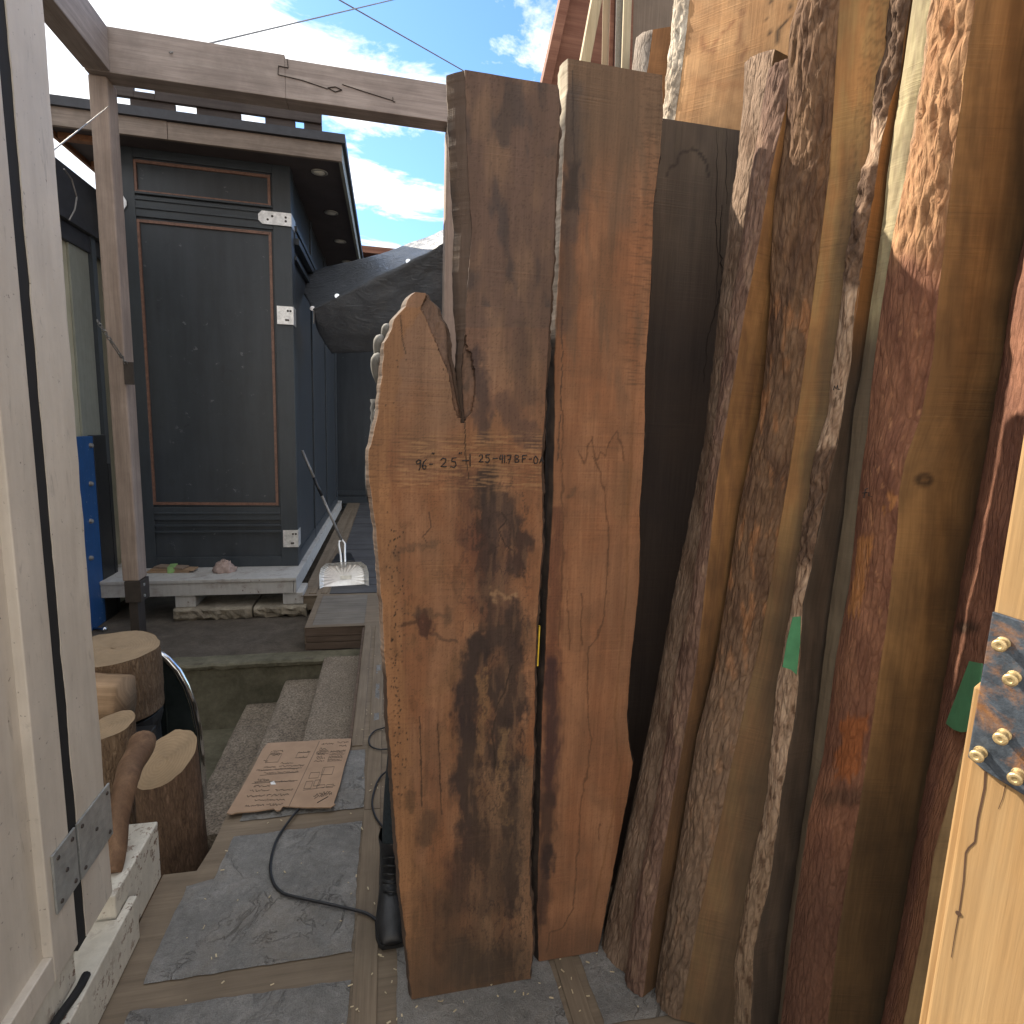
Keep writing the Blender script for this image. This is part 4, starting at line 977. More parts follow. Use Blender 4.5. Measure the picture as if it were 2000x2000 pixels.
bl([(560,109),(563,133),(544,129),(543,146),(590,157),(640,174)], .009); bl([(668,165),(720,182),(768,197)], .008); bl([(767,190),(768,199),(772,199)], .009); bl([(640,172),(655,170),(668,176),(655,180),(640,172)], .012)
b.build('scarf_joint', M['crack'], beam)
b = MB(); b.box((xc-.005, 3.3, zbm+.005), (xc+.16, PY-.052, zt_+.005)); tag(b.build('timber_beam', M['beamy'], bevel=.005), 'grey timber beam running back from the frame corner towards the door', 'beam')
b = MB(); b.box((xe-.1, PY, -.19), (xe+.07, PY+.165, zbm)); tag(b.build('frame_post', M['post'], bevel=.01), 'timber post under the far end of the beam, hidden behind the forked slab', 'post')
b = MB(); b.box((xc, 3.35, -.72), (xc+.155, 3.5, zbm+.004)); tag(b.build('frame_post', M['post'], bevel=.01), 'timber post under the near end of the cross beam, hidden behind the white jamb', 'post')
# chain with turnbuckle on the post
chain = empty('chain', tuple(ony(252,715,PY-.01)), 'thin steel chain with a turnbuckle hanging across the post', 'chain')
A = ony(189,625,PY-.35); B_ = ony(246,710,PY-.012); b = MB(); n = 14
for i in range(n):
    if 6 <= i <= 10: continue
    p = A.lerp(B_, i/n); q = A.lerp(B_, (i+1.25)/n); d = (q-p).normalized(); sd = d.cross(Vector((0,1,0) if i % 2 else (1,0,.3))).normalized()*.011
    mid = (p+q)/2; b.tube([p, p.lerp(q,.2)+sd, p.lerp(q,.8)+sd, q, p.lerp(q,.8)-sd, p.lerp(q,.2)-sd, p], .0035, 5)
build_each(b, 'chain_link', M['wire'], chain)
b = MB(); p, q = A.lerp(B_, .46), A.lerp(B_, .80); sd = (q-p).normalized().cross(Vector((0,1,0)))*.012
b.tube([p-sd, q-sd], .004, 6); b.tube([p+sd, q+sd], .004, 6); b.tube([p-(q-p)*.12, p+(q-p)*.15], .008, 6); b.tube([q-(q-p)*.15, q+(q-p)*.12], .008, 6); b.build('turnbuckle', M['wire'], chain)
b = MB(); c0 = ony(252,727,PY-.012); b.box((c0.x-.035, PY-.012, c0.z-.09), (c0.x+.03, PY-.0005, c0.z+.075)); b.build('anchor_plate', M['steel'], chain)
# wires
def wire(name, pts, r, label, cat='cable', mat='wire'):
    b = MB(); b.tube(pts, r, 6); return tag(b.build(name, M[mat]), label, cat)
wire('overhead_cable', [ony(331,103,PY-.07), EYE+ray(770,-1)*6.5, EYE+ray(1000,-60)*8], .006, 'grey overhead cable fixed to the face of the beam, rising to the right')
wire('overhead_cable', [EYE+ray(520,-95)*7, EYE+ray(663,0)*8, EYE+ray(800,78)*9, EYE+ray(905,138)*10], .009, 'grey overhead cable sloping down to the right behind the forked slab', mat='wire')
wire('tie_wire', [ony(213,207,PY-.02), Vector((-.83, 1.745, 2.28))], .0022, 'pale tie wire from the top of the post to the white jamb')

# ------------------------------------------------------------------ dark cabin
WY = 5.95; WX = -.88; WL = -2.36; ZP = ony(583,1105,WY).z; ZS = 3.93; WE = 10.64
zz = lambda x, y: ony(x, y, WY).z
cab = empty('dark_cabin', ((WX+WL)/2, WY+2.4, ZP), 'dark blue panelled cabin with copper trim and bright metal corner plates, behind the post', 'cabin')
b = MB(); b.box((WL, WY+.022, ZP), (WX-.02, WE, ZS)); b.box((WL, WE+.001, ZP), (WX-.25, 11.99, ZS)); b.build('wall', M['navy'], cab)  # rear box added to keep sun off the far walkway
b = MB(); xs = ony(541,977,WY).x+.03; zt1 = zz(380,441); zu0 = zz(380,385); zu1 = zz(380,327); zl0 = zz(400,984)
b.box((xs, WY, ZP), (WX, WY+.022, ZS)); b.box((WL, WY, ZP), (WL+.19, WY+.022, ZS))
for z0_, z1_ in ((zt1+.035, zu0-.035), (zu1+.03, ZS), (zl0-.16, zl0-.035)): b.box((WL+.19, WY+.001, z0_), (xs, WY+.022, z1_))
b.box((WL+.19, WY+.001, ZP), (xs, WY+.022, ZP+.10))
for z0_ in (zl0-.10, zl0-.22, zl0-.28, zt1+.10, zt1+.17, zt1+.22): b.box((WL+.19, WY-.012, z0_), (xs, WY+.001, z0_+.018))
b.build('wall_framing', M['navy2'], cab, bevel=.003)
b = MB(); xk = ony(541,977,WY).x
def trimrect(x0, x1, z0_, z1_, w=.024, y0=WY+.004, y1=WY+.022):
    b.box((x0, y0, z1_-w/2), (x1+w/2, y1, z1_+w/2)); b.box((x0, y0, z0_-w/2), (x1+w/2, y1, z0_+w/2)); b.box((x1-w/2, y0, z0_+w/2), (x1+w/2, y1, z1_-w/2)); b.box((x0-w, y0, z0_-w/2), (x0, y1, z1_+w/2))
trimrect(WL+.21, xk, zl0, zt1); trimrect(WL+.21, ony(525,370,WY).x, zu0, zu1)
b.build('panel_trim', M['copper'], cab)
# side wall facing the walkway
b = MB()
b.box((WX-.022, WY+.022, ZP), (WX, WY+.16, ZS))
for y0_, y1_ in ((7.4,7.52),(8.9,9.0),(10.5,WE)): b.box((WX-.022, y0_, ZP), (WX, y1_, ZS))
b.box((WX-.022, WY+.16, ZP), (WX-.004, WE, ZP+.12))
b.build('side_framing', M['navy2'], cab, bevel=.003)
b = MB()
for z0_, d, h in ((3.42,.03,.05),(3.30,.045,.06),(3.16,.02,.04)): b.box((WX-.02, WY+.16, z0_), (WX+d, WE, z0_+h))
b.box((WX-.021, WY+.16, 3.36), (WX+.012, WE, 3.43)); build_each(b, 'frieze_moulding', M['navy2'], cab, bevel=.004)
# corner plates
def cplate(x0, x1, y0, y1, side, octo=False, name='corner_plate'):
    pA, pB = ony(x0, y0, WY-.006), ony(x1, y1, WY-.006); b = MB(); za, zb2 = pB.z, pA.z; xr2 = WX+.006 if side else pB.x
    if octo: c = (zb2-za)*.28; P = [(pA.x+c, 0, za), (xr2, 0, za), (xr2, 0, zb2), (pA.x+c, 0, zb2), (pA.x, 0, zb2-c), (pA.x, 0, za+c)]
    else: P = [(pA.x, 0, za), (xr2, 0, za), (xr2, 0, zb2), (pA.x, 0, zb2)]
    b.prism([(x, WY-.018, z) for x, y, z in P], (0, .005, 0))
    if side: b.box((WX+.001, WY-.013, za), (WX+.006, WY+side, zb2))
    o = b.build(name, M['alu_plate'], cab)
    s = MB()
    for xx, z in ((pA.x+.08, za+.04), (xr2-.05, za+.04), (pA.x+.12, zb2-.04), (xr2-.05, zb2-.04)): s.lathe((xx, WY-.018, z), (0,-1,0), [(.0001,0),(.011,0),(.008,.006),(.0001,.006)], 8)
    build_each(s, 'bolt', M['steel'], o)
cplate(504.5, 568, 411, 443, .22, True); cplate(541, 574, 597.5, 635, .14); cplate(553, 581, 1035, 1068, .14)
pA, pB = ony(228,379,WY-.006), ony(249,413,WY-.006); b = MB(); c = .05
b.prism([(pA.x,WY-.016,pB.z),(pB.x-c*.6,WY-.016,pB.z),(pB.x,WY-.016,pB.z+c),(pB.x,WY-.016,pA.z-c),(pB.x-c*.6,WY-.016,pA.z),(pA.x,WY-.016,pA.z)], (0,.005,0)); b.build('corner_plate', M['alu_plate'], cab)
# roof, soffit, fascia
XR = -.40; XLf = -2.72; FY = 5.62
b = MB(); b.box((XLf+.03, FY+.035, ZS), (XR-.03, 11.9, ZS+.03)); b.build('soffit', M['soffit'], cab)
zf0, zf1, zf2 = ony(400,281.5,FY).z, ony(400,246,FY).z, ony(400,228,FY).z
b = MB(); xj2 = ony(327,260,FY).x; b.box((XLf, FY, zf0), (xj2-.002, FY+.034, zf1)); b.box((xj2+.002, FY, zf0), (XR, FY+.034, zf1-.004)); b.build('fascia_board', M['fascia'], cab, bevel=.003)
b = MB(); b.box((XR-.03, FY+.0345, zf0+.005), (XR, 11.9, zf1)); b.build('side_fascia', M['cream2'], cab)
b = MB(); b.box((XLf-.02, FY-.03, zf1), (XR+.03, 11.9, zf2)); b.build('roof', M['roofedge'], cab)  # roof carried on past the wall end, to block the sun
b = MB()
for i in range(9): b.box((XLf+.05, FY+.2+i*.55, ZS-.05), (WL+.0, FY+.26+i*.55, ZS-.002))
b.box((XLf, FY+.035, ZS-.04), (XLf+.03, 11.1, ZS+.1)); build_each(b, 'rafter_tail', M['soffit_side'], cab)
for x, y in ((624,336),(647,415),(664.5,471),(678,511)):
    p = onz(x, y, ZS); s = MB(); s.lathe((p.x, p.y, ZS-.001), (0,0,-1), [(.0001,0),(.075,0),(.075,.006),(.055,.010),(.055,.004),(.0001,.004)], 20); o = s.build('downlight', M['lampring'], cab, smooth=True)
    s = MB(); s.lathe((p.x, p.y, ZS-.006), (0,0,-1), [(.0001,0),(.052,0),(.045,.004),(.0001,.006)], 16); s.build('lens', M['lamp'], o, smooth=True)
# timber rack lying on the roof (gaps of sky between its blocks)
RY = FY-.02; b = MB(); zr = lambda y, x=400: ony(x, y, RY).z
def bx(x0, x1, ya, yb2, d=.1, y0=RY):
    pa_, pb_ = ony(x0, ya, y0), ony(x1, yb2, y0); b.box((pa_.x, y0, pb_.z), (pb_.x, y0+d, pa_.z))
zbase = zf2+.001; ztopgap = zr(211.5); ztop2 = zr(150)
xa = [ony(x, 210, RY).x for x in (205, 224, 251, 342, 380, 470, 514, 576, 590, 628)]
for i in range(0, 10, 2): 
    b.box((xa[i]+(0 if i == 0 else .012), RY, zbase), (xa[i+1], RY+.03, ztopgap))
hx0, hx1 = ony(262, 180, RY).x, ony(303, 180, RY).x; zh0, zh1 = zr(196, 282), zr(170, 282)
zh0 = max(zh0, ztopgap+.05); zh1 = max(zh1, zh0+.1)
b.box((xa[0], RY-.02, ztopgap), (hx0, RY+.022, ztop2)); b.box((hx1, RY-.02, ztopgap), (xa[9], RY+.022, ztop2)); b.box((hx0, RY-.02, ztopgap), (hx1, RY+.022, zh0)); b.box((hx0, RY-.02, zh1), (hx1, RY+.022, ztop2+.05))
tag(b.build('timber_rack', M['railwood'], bevel=.004), 'dark timber rack on the flat cabin roof, sky showing through its gaps', 'timber rack')

# ------------------------------------------------------------------ platform, blocks, stones under the cabin
QY = 5.5; pt = ony(578,1128,QY); pbz = ony(581,1158,QY).z; px0 = ony(222,1131,QY).x; XPr = -.835
plat = empty('platform', ((px0+XPr)/2, 8, pbz), 'grey painted timber platform carrying the dark cabin', 'platform')
b = MB(); b.box((px0-.3, QY-.012, pt.z-.03), (XPr+.0, 10.9, pt.z)); b.build('platform_deck', M['platform'], plat, bevel=.003)
b = MB(); xj3 = ony(573,1140,QY).x; b.box((px0-.3, QY, pbz), (xj3-.002, QY+.04, pt.z-.0305)); b.box((xj3+.002, QY, pbz), (XPr-.004, QY+.04, pt.z-.0305)); b.box((XPr-.04, QY+.0405, pbz), (XPr-.002, 10.9, pt.z-.0305)); b.build('skirt_board', M['platform'], plat, bevel=.002)
for x0, x1, lab in ((341,381,'white block under the left of the platform front'),(552,592,'grey block under the right end of the platform front')):
    b = MB(); b.box((ony(x0,1187,QY).x, QY+.02, -.075), (ony(x1,1187,QY).x, QY+.35, pbz-.001)); tag(b.build('support_block', M['platform'], bevel=.006), lab, 'block', 'blocks under the platform')
def roughstone(x0, x1, y0, y1, z0, z1, seed, label):
    nx, ny = max(6, int((x1-x0)/.025)), 10; rows = []; b = MB(); K = 9
    for i in range(nx+1):
        x = x0+(x1-x0)*i/nx; rg = []
        for j in range(K):
            a = j/(K-1); 
        prof = [(y1, z1), (y0+.05, z1), (y0+.012, z1-.004), (y0, z1-.02), (y0+.006, (z0+z1)/2), (y0+.012, z0+.03), (y0+.03, z0), (y1, z0)]
        for j, (y, z) in enumerate(prof):
            n = fbm(x*14, j*1.7, seed); k = 1.0 if 2 <= j <= 6 else .15
            rg.append(((x, y+n*.020*k, z+n*.008*k+(.020*fbm(x*9, 3, seed) if j >= 5 else 0)), (x, z), (1,1,1)))
        rows.append(rg)
    bb, uv, cl = ring_mesh(rows); return tag(bb.build('stone_slab', M['slabstone'], orient=True), label, 'stone', 'rough stones under the platform')
zs0 = -.195
sx = [ony(339,1205,QY-.02).x, ony(492,1200,QY-.02).x, ony(496,1200,QY-.02).x, ony(598,1200,QY-.02).x]
roughstone(sx[0], sx[1], QY-.03, QY+.5, zs0+.005, -.076, 1, 'long pale rough-edged stone under the platform, left of the crack')
roughstone(sx[2], sx[3], QY-.03, QY+.5, zs0+.012, -.080, 2, 'shorter pale rough-edged stone under the right end of the platform')
# things lying on the platform edge
zp = pt.z
b = MB(); A, B_ = onz(296,1118,zp), onz(372,1117,zp)
scrap = empty('board_bundle', tuple(onz(334,1117,zp)), 'short pale boards bundled with lime green tape on the platform edge', 'boards')
for i, (da, h) in enumerate(((0,0),(.01,.018),(-.02,.036))):
    b = MB(); b.bar(A+Vector((.03*i-.03, .02+.02*i, .009+h)), B_+Vector((.05*math.sin(i*2), .02-.01*i, .009+h)), .11, .016, (0,0,1)); b.build('board', M['boardscrap'] if i != 2 else M['ply'], scrap, bevel=.002)
c = onz(336,1117,zp); b = MB(); b.obox((c.x, c.y+.02, zp+.029), (.028,.01,0), (-.01,.072,0), (0,0,.0295)); b.build('tape_band', M['limetape'], scrap)
c = onz(438,1117,zp); b = MB(); rows = []
for i in range(15):
    t = i/14*math.pi/2; rw = []
    for j in range(29):
        a = j/28*2*math.pi; r_ = .085*math.cos(t)*(1+.35*fbm(math.cos(a)*2, math.sin(a)*2, t*2)); rw.append((c.x+r_*math.cos(a)*1.15, c.y+r_*math.sin(a)*.8, zp+.002+.105*math.sin(t)*(1+.3*fbm(math.cos(a)*3, math.sin(a)*3, t*3+5))))
    rows.append(rw)
b.grid(rows); tag(b.build('rag', M['rag'], smooth=True), 'crumpled pinkish rag on the platform edge', 'rag')

# ------------------------------------------------------------------ ground, paving, stairs, pit
def struct(o): return tag(o, None, None, None, 'structure')
def slab_grid(x0, x1, y0, y1, z, amp, step, seed=0, depth=None):
    b = MB(); nx, ny = max(2, int((x1-x0)/step)), max(2, int((y1-y0)/step))
    b.grid([[(x0+(x1-x0)*i/nx, y0+(y1-y0)*j/ny, z+amp*fbm((x0+(x1-x0)*i/nx)*4, (y0+(y1-y0)*j/ny)*4, seed)) for i in range(nx+1)] for j in range(ny+1)]); return b
b = MB(); b.add([(-300,-300,-.76),(300,-300,-.76),(300,300,-.76),(-300,300,-.76)], [(0,1,2,3)]); struct(b.build('ground', M['ground']))
b = MB(); b.box((-2.6, 1.9, -.755), (-1.0, 4.5, -.72)); struct(b.build('pit_floor', M['concrete']))
b = slab_grid(-4, -.2, 4.46, 14, -.193, .012, .09, 3); struct(b.build('soil', M['soil'], smooth=True))
b = MB(); rows = []
for i in range(9):
    rw = []
    z, y = [(-.19,4.62),(-.185,4.50),(-.187,4.45),(-.20,4.435),(-.225,4.44),(-.235,4.455),(-.30,4.46),(-.5,4.458),(-.75,4.46)][i]
    for j in range(91):
        x = -2.8+2.62*j/90; n = fbm(x*12, z*9, 4); rw.append((x, y+n*(.012 if 2 <= i <= 5 else .004), z+n*(.008 if 2 <= i <= 5 else .002)))
    rows.append(rw)
b.grid(list(reversed(rows))); tag(b.build('retaining_wall', M['concrete'], smooth=False), 'mossy concrete retaining wall with a lip, behind the sunken steps', 'wall')
st = empty('concrete_steps', (-.6, 3.6, -.76), 'rough aggregate concrete steps going down left beside the paving', 'steps')
for x0, x1, zt, y0 in ((-.485,-.19,-.172,2.83),(-.777,-.4855,-.345,2.83),(-1.063,-.7775,-.52,2.98)):
    b = MB(); n = 40; rows = []
    for i in range(n+1):
        y = y0+(4.44-y0)*i/n; e = .006*fbm(y*14, x0*5, 2); rows.append([(x1, y, zt), (x0+.03, y, zt), (x0+.008+e, y, zt-.006+e*.3), (x0+e, y, zt-.02), (x0+.004+e, y, zt-.08), (x0+.004, y, -.755)])
    b.grid([list(r_) for r_ in rows]); k = len(b.v); b.add([(x0+.004,y0,-.755),(x0,y0,zt-.02),(x0+.03,y0,zt),(x1,y0,zt),(x1,y0,-.755)], [(0,1,2,3,4)])
    b.build('tread', M['tread'], st, orient=True)
# paving base: brown timber framed strips, slates set into it
dk = [(-.72,-2.0),(2.4,-2.0),(2.4,12.0),(-.80,12.0),(-.80,5.54),(-.655,5.53),(-.655,4.66),(-.182,4.66),(-.182,2.82),(-.64,2.82),(-.67,2.20),(-.688,2.085),(-.80,2.085),(-.80,1.70),(-1.3,1.70),(-1.3,-2.0)]
b = MB(); b.prism([(x, y, -.14) for x, y in dk], (0,0,.134)); struct(b.build('paving_bed', M['deckwoodx']))
def wavy(P, amp, seed, step=.02):
    out = []
    for i in range(len(P)):
        a, c = Vector((*P[i],0)), Vector((*P[(i+1) % len(P)],0)); L = (c-a).length; n = max(1, int(L/step)); nn = Vector((c.y-a.y, a.x-c.x, 0)).normalized() if L else Vector()
        for k in range(n):
            q = a.lerp(c, k/n); q += nn*amp*fbm(q.x*11, q.y*11, seed); out.append((q.x, q.y))
    return out
slates = [[(-.505,2.345),(-.118,2.355),(-.112,2.80),(-.56,2.80)], [(-.60,2.335),(-.10,2.345),(-.112,2.80),(-.61,2.80)],
 [(-.60,2.245),(-.104,2.255),(-.108,1.642),(-.70,1.642),(-.70,2.012),(-.615,2.03)], [(-.705,1.562),(-.108,1.548),(-.112,1.0),(-.72,1.0)],
 [(.012,2.40),(.48,2.40),(.48,2.98),(.005,2.98)], [(.03,2.31),(.48,2.32),(.48,1.72),(.025,1.72)], [(.03,1.655),(.50,1.655),(.50,1.06),(.03,1.06)], [(.60,1.62),(1.1,1.62),(1.1,1.28),(.60,1.28)],[(.60,1.2),(1.1,1.2),(1.1,.6),(.60,.6)],
 [(-.075,3.05),(-.045,3.05),(-.045,3.9),(-.075,3.9)], [(.02,3.05),(.48,3.05),(.48,3.9),(.02,3.9)], [(-.61,4.75),(-.12,4.75),(-.12,5.0),(-.61,5.0)]]
sl_obj = []
for i, P in enumerate(slates):
    if i in (0, 11): continue
    W = wavy(P, .007, i*3.1); cx = sum(p[0] for p in W)/len(W); cy = sum(p[1] for p in W)/len(W); bm = bmesh.new()
    n = 26; rows = []; m_ = len(W)
    b = MB(); vs = []; 
    for k in range(n+1):
        s = 1-k/n; 
        for (x, y) in W:
            X, Yv = cx+(x-cx)*s, cy+(y-cy)*s; edge = min(1, (1-s)*9); z = -.002+edge*(.0035+.0045*fbm(X*7, Yv*7, i, 4)+.0022*fbm(X*26, Yv*26, i+9, 4)); vs.append((X, Yv, max(z, -.004)))
    b.v = [Vector(v) for v in vs]
    for k in range(n):
        for j in range(m_): b.f.append((k*m_+j, k*m_+(j+1) % m_, (k+1)*m_+(j+1) % m_, (k+1)*m_+j))
    o = struct(b.build('paving_slate', M['slate'], smooth=True, orient=True)); bm.free()
# timber strips along the paving
def strip(name, x0, x1, y0, y1, z, mat, h=.012): 
    b = MB(); b.box((x0, y0, z-h), (x1, y1, z)); return struct(b.build(name, M[mat], bevel=.002))
strip('paving_strip', -.099, -.028, 1.0, 2.32, .0015, 'deckwood'); strip('paving_strip', -.096, -.030, 2.323, 4.64, .0015, 'deckwood')
strip('paving_strip', -.178, -.125, 2.84, 4.64, .001, 'deckwood'); strip('paving_strip', .515, .575, .6, 2.3, .0015, 'deckwood')
# far landing: grey boards, stacked brown edge boards
b = MB()
for i, (y0_, y1_) in enumerate(((4.70,4.98),(4.985,5.24),(5.245,5.51))): b.box((-.60, y0_, -.004), (-.19, y1_, .001+.001*(i % 2)))
struct(b.build('landing_boards', M['deckgrey'], bevel=.002))
b = MB(); b.box((-.652, 4.64, -.003), (-.602, 5.53, .003)); b.box((-.652, 4.642, -.003), (-.186, 4.699, .0026)); b.box((-.80, 5.515, -.003), (-.60, 5.57, .004)); struct(b.build('landing_edge', M['deckwoodx'], bevel=.002))
b = MB()
for z0_, z1_ in ((-.075,-.007),(-.125,-.08),(-.19,-.132)): b.box((-.652+.006*(z0_ < -.1), 4.645, z0_), (-.186, 4.66, z1_)); b.box((-.653, 4.662, z0_), (-.640, 5.53, z1_))
for z0_, z1_ in ((-.075,-.012),(-.135,-.08)): b.box((-.20, 2.83, z0_), (-.183, 4.64, z1_))
struct(b.build('edge_boards', M['deckside'], bevel=.003))
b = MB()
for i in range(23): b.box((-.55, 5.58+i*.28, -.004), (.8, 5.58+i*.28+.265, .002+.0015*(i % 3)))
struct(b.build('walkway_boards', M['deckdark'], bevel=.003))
strip('walkway_rail', -.74, -.67, 5.6, 11.8, .004, 'deckwood'); strip('walkway_rail', -.63, -.57, 5.6, 11.8, .004, 'deckwood')
# wood chips and dirt scattered on the paving
random.seed(11); b = MB()
for i in range(230):
    x, y = (random.uniform(-.65,.9), random.uniform(1.25,3.2)) if random.random() < .45 else ((random.gauss(.30,.22), random.gauss(1.50,.10)) if random.random() < .5 else (random.choice((-.11,-.02,.52))+random.gauss(0,.012), random.uniform(1.2,4.4)))
    if x < -.18 and 2.8 < y: continue
    a = random.uniform(0,6.3); L = random.uniform(.0015,.007); w = random.uniform(.0008,.0022); b.obox((x,y,.0085), (math.cos(a)*L, math.sin(a)*L, random.uniform(-.001,.001)), (-math.sin(a)*w, math.cos(a)*w, 0), (0,0,.0008))
tag(b.build('wood_chips', M['chip']), None, None, None, 'stuff')

# ------------------------------------------------------------------ logs in the pit
def mk_end():
    t = NT('log_end_grain'); v = t.coord('Object'); n1 = t.noise(v, 10, 5, .65)
    sp = t.n('ShaderNodeSeparateXYZ', {0: t.n('ShaderNodeVectorMath', {0: v, 1: t.n('ShaderNodeVectorMath', {0: t.n('ShaderNodeTexNoise', {'Vector': v, 'Scale': 9.0, 'Detail': 3}).outputs[1], 1: (.03,.03,.0)}, operation='MULTIPLY').outputs[0]}, operation='ADD').outputs[0]})
    r_ = t.math('SQRT', t.math('ADD', t.math('MULTIPLY', sp.outputs[0], sp.outputs[0]), t.math('MULTIPLY', sp.outputs[1], sp.outputs[1])))
    ringv = t.math('SINE', t.math('MULTIPLY', r_, 520.0))
    col = t.mix(t.math('MULTIPLY', t.math('ADD', ringv, 1.0), .12), (.27,.195,.12), (.16,.105,.062))
    col = t.mix(.6, col, t.ramp(n1, [(.3, .65), (.7, 1.2)]), 'MULTIPLY')
    return t.fin(col=col, rough=.85, normal=t.bump(n1, .4, .006))
M['end'] = mk_end()
M['logbark'] = bark('log_bark', (.07,.045,.032), (.14,.09,.06), (.20,.13,.09), .5)
M['logbark2'] = bark('warm_log_bark', (.10,.065,.042), (.17,.115,.075), (.25,.18,.12), .7)
M['split'] = wood('split_wood', (.22,.14,.08), (.38,.26,.16), coord='UV', dirt=.4, bump=.9)
def log(label, base, top, r0, r1, mat='logbark', tilt=(0,0,1), group='firewood logs in the sunken corner', seed=0, step=None):
    base, top = Vector(base), Vector(top); ax = (top-base).normalized(); a = ax.orthogonal().normalized(); c = ax.cross(a); tn = Vector(tilt).normalized()
    nz, ns = 26, 40; rings = []
    for i in range(nz+1):
        k = i/nz; rg = []
        for j in range(ns):
            an = j*2*math.pi/ns; rr = (r0+(r1-r0)*k)*(1+.06*fbm(math.cos(an)*1.6, math.sin(an)*1.6, seed+k*.8)+.015*fbm(an*4, k*8, seed))
            d = a*math.cos(an)+c*math.sin(an); p = base.lerp(top, k)+d*rr
            sh_ = -(d*rr).dot(tn)/max(ax.dot(tn), .3)*k; p = p+ax*sh_
            rg.append((p, (an*(r0+r1)/2, k*(top-base).length), (1,1,1)))
        rings.append(rg)
    root = empty('log', tuple(base), label, 'log', group)
    bb, uv, cl = ring_mesh(rings, False); bb.build('bark', M[mat], root, uv=uv, smooth=True, orient=True)
    e = MB(); R_ = [Vector(p) for p, u, q in rings[-1]]; cc = sum(R_, Vector())/ns; rows = []
    for k in range(7): rows.append([cc+(p-cc)*(k/6*1.0) + ax*(.004*fbm(p.x*20*(k+1)/7, p.y*20, seed)) for p in R_+[R_[0]]])
    loc = cc; eo = MB(); eo.grid(rows); o = eo.build('cut_end', M['end'], root, smooth=True, orient=True)
    # recentre the end grain rings on the log's own axis
    off = cc-base; o.data.transform(Matrix.Translation(-off)); o.location = off
    return root
cA = ony(216,1266,3.0); rA = ony(308,1258,3.0).x-cA.x
log('largest sawn log standing upright in the sunken corner', (cA.x+.01, 3.0, .2), (cA.x, 3.0, cA.z-.0), rA*.97, rA, 'logbark2', (0,-.05,1), seed=1)
b = MB(); b.lathe((cA.x-.02, 3.02, -.72), (0,0,1), [(.17,0),(.20,.02),(.21,.4),(.20,.8),(.215,.86),(.215,.9),(.19,.9),(.19,.918)], 28); b.box((cA.x+.02, 2.72, .02), (cA.x+.24, 2.84, .19))
tag(b.build('barrel', M['black'], smooth=False, bevel=.003), 'black plastic drum under the largest log', 'barrel')
cE = ony(324,1482,2.4); log('tall sawn log with slanted rings on its cut top, nearest the paving edge', (cE.x+.02, 2.4, -.72), (cE.x, 2.4, cE.z), .135, .115, 'logbark', (-.30,-.50,1), seed=4)
e = MB(); pE = ony(296,1512,2.285); e.obox((pE.x, 2.30, pE.z-.012), (.055,.01,.012), (0,.02,0), (0,0,.012)); 
cC = ony(218,1415,2.55); log('thin log with a bright yellow cut end, left of the leaning branch', (cC.x, 2.58, -.72), (cC.x, 2.55, cC.z), .075, .085, 'logbark2', (-.15,-.2,1), seed=6)
# split wedge log
cB = ony(196,1350,2.75); rB = .14; rows = []; b = MB(); rings = []
for i in range(12):
    k = i/11; rg = []
    for j in range(20):
        an = j*2*math.pi/20; rr = rB*(1-.12*k)*(1+.15*fbm(math.cos(an)*2, math.sin(an)*2, 7+k)); rg.append(((cB.x-.05+.30*k-.15, 2.75+rr*math.cos(an), cB.z-.03+rr*math.sin(an)-.03*k), (an*rB, k*.3), (1,1,1)))
    rings.append(rg)
bb, uv, cl = ring_mesh(rings); tag(bb.build('log', M['split'], uv=uv, smooth=True, orient=True), 'short rough split log lying against the largest log', 'log', 'firewood logs in the sunken corner')
# leaning peeled branch
A = onz(217,1702,.224); A = Vector((-.845, 1.83, .224)); B1 = ony(243,1530,2.05); B2 = ony(279,1447,2.3); b = MB(); P = []; rr = []
for i in range(17):
    k = i/16; p = A.lerp(B1, k*2) if k < .5 else B1.lerp(B2, (k-.5)*2); P.append(p+Vector((.004*math.sin(i), 0, 0))); rr.append(.026+.022*k if k < .98 else .046)
b.tube(P, rr, 14); tag(b.build('branch', M['logbark2'] if False else wood('peeled_branch_wood', (.11,.06,.035), (.20,.12,.07), 'z', dirt=.5), smooth=True, bevel=.003), 'peeled brown branch leaning from the flaking white block onto the logs', 'branch', 'firewood logs in the sunken corner')

# chrome rimmed panel standing behind the logs
KY = 3.25; rim = [ony(x, y, KY) for x, y in ((240,1262),(305,1276),(325,1290),(345,1312),(362,1342),(375,1378),(385,1425),(390,1470),(396,1560),(408,1640),(414,1700))]
panel = empty('chrome_rimmed_panel', (rim[4].x-.2, KY, -.52), 'dark panel with a curved chrome rim standing in the sunken corner behind the logs', 'panel')
zb3 = -.50; rim = [p for p in rim if p.z > zb3]; b = MB(); b.prism([Vector((rim[0].x-.12, KY, zb3)), Vector((rim[-1].x, KY, zb3))]+list(reversed(rim))+[Vector((rim[0].x-.12, KY, rim[0].z))], (0,.03,0)); b.build('panel_face', M['glassy'], panel)
b = MB(); b.tube([p+Vector((.006,.0,.006)) for p in rim], .019, 10); b.build('chrome_rim', M['chrome'], panel, smooth=True)
b = MB()
for dx, h in ((.10,.55),(.17,.42),(.22,.2)):
    b.tube([Vector((rim[4].x-dx, KY-.006, zb3+.05)), Vector((rim[4].x-dx, KY-.006, h-.18)), Vector((rim[4].x-dx-.04, KY-.006, h-.08))], .006, 6)
build_each(b, 'flute', M['glassy'], panel)

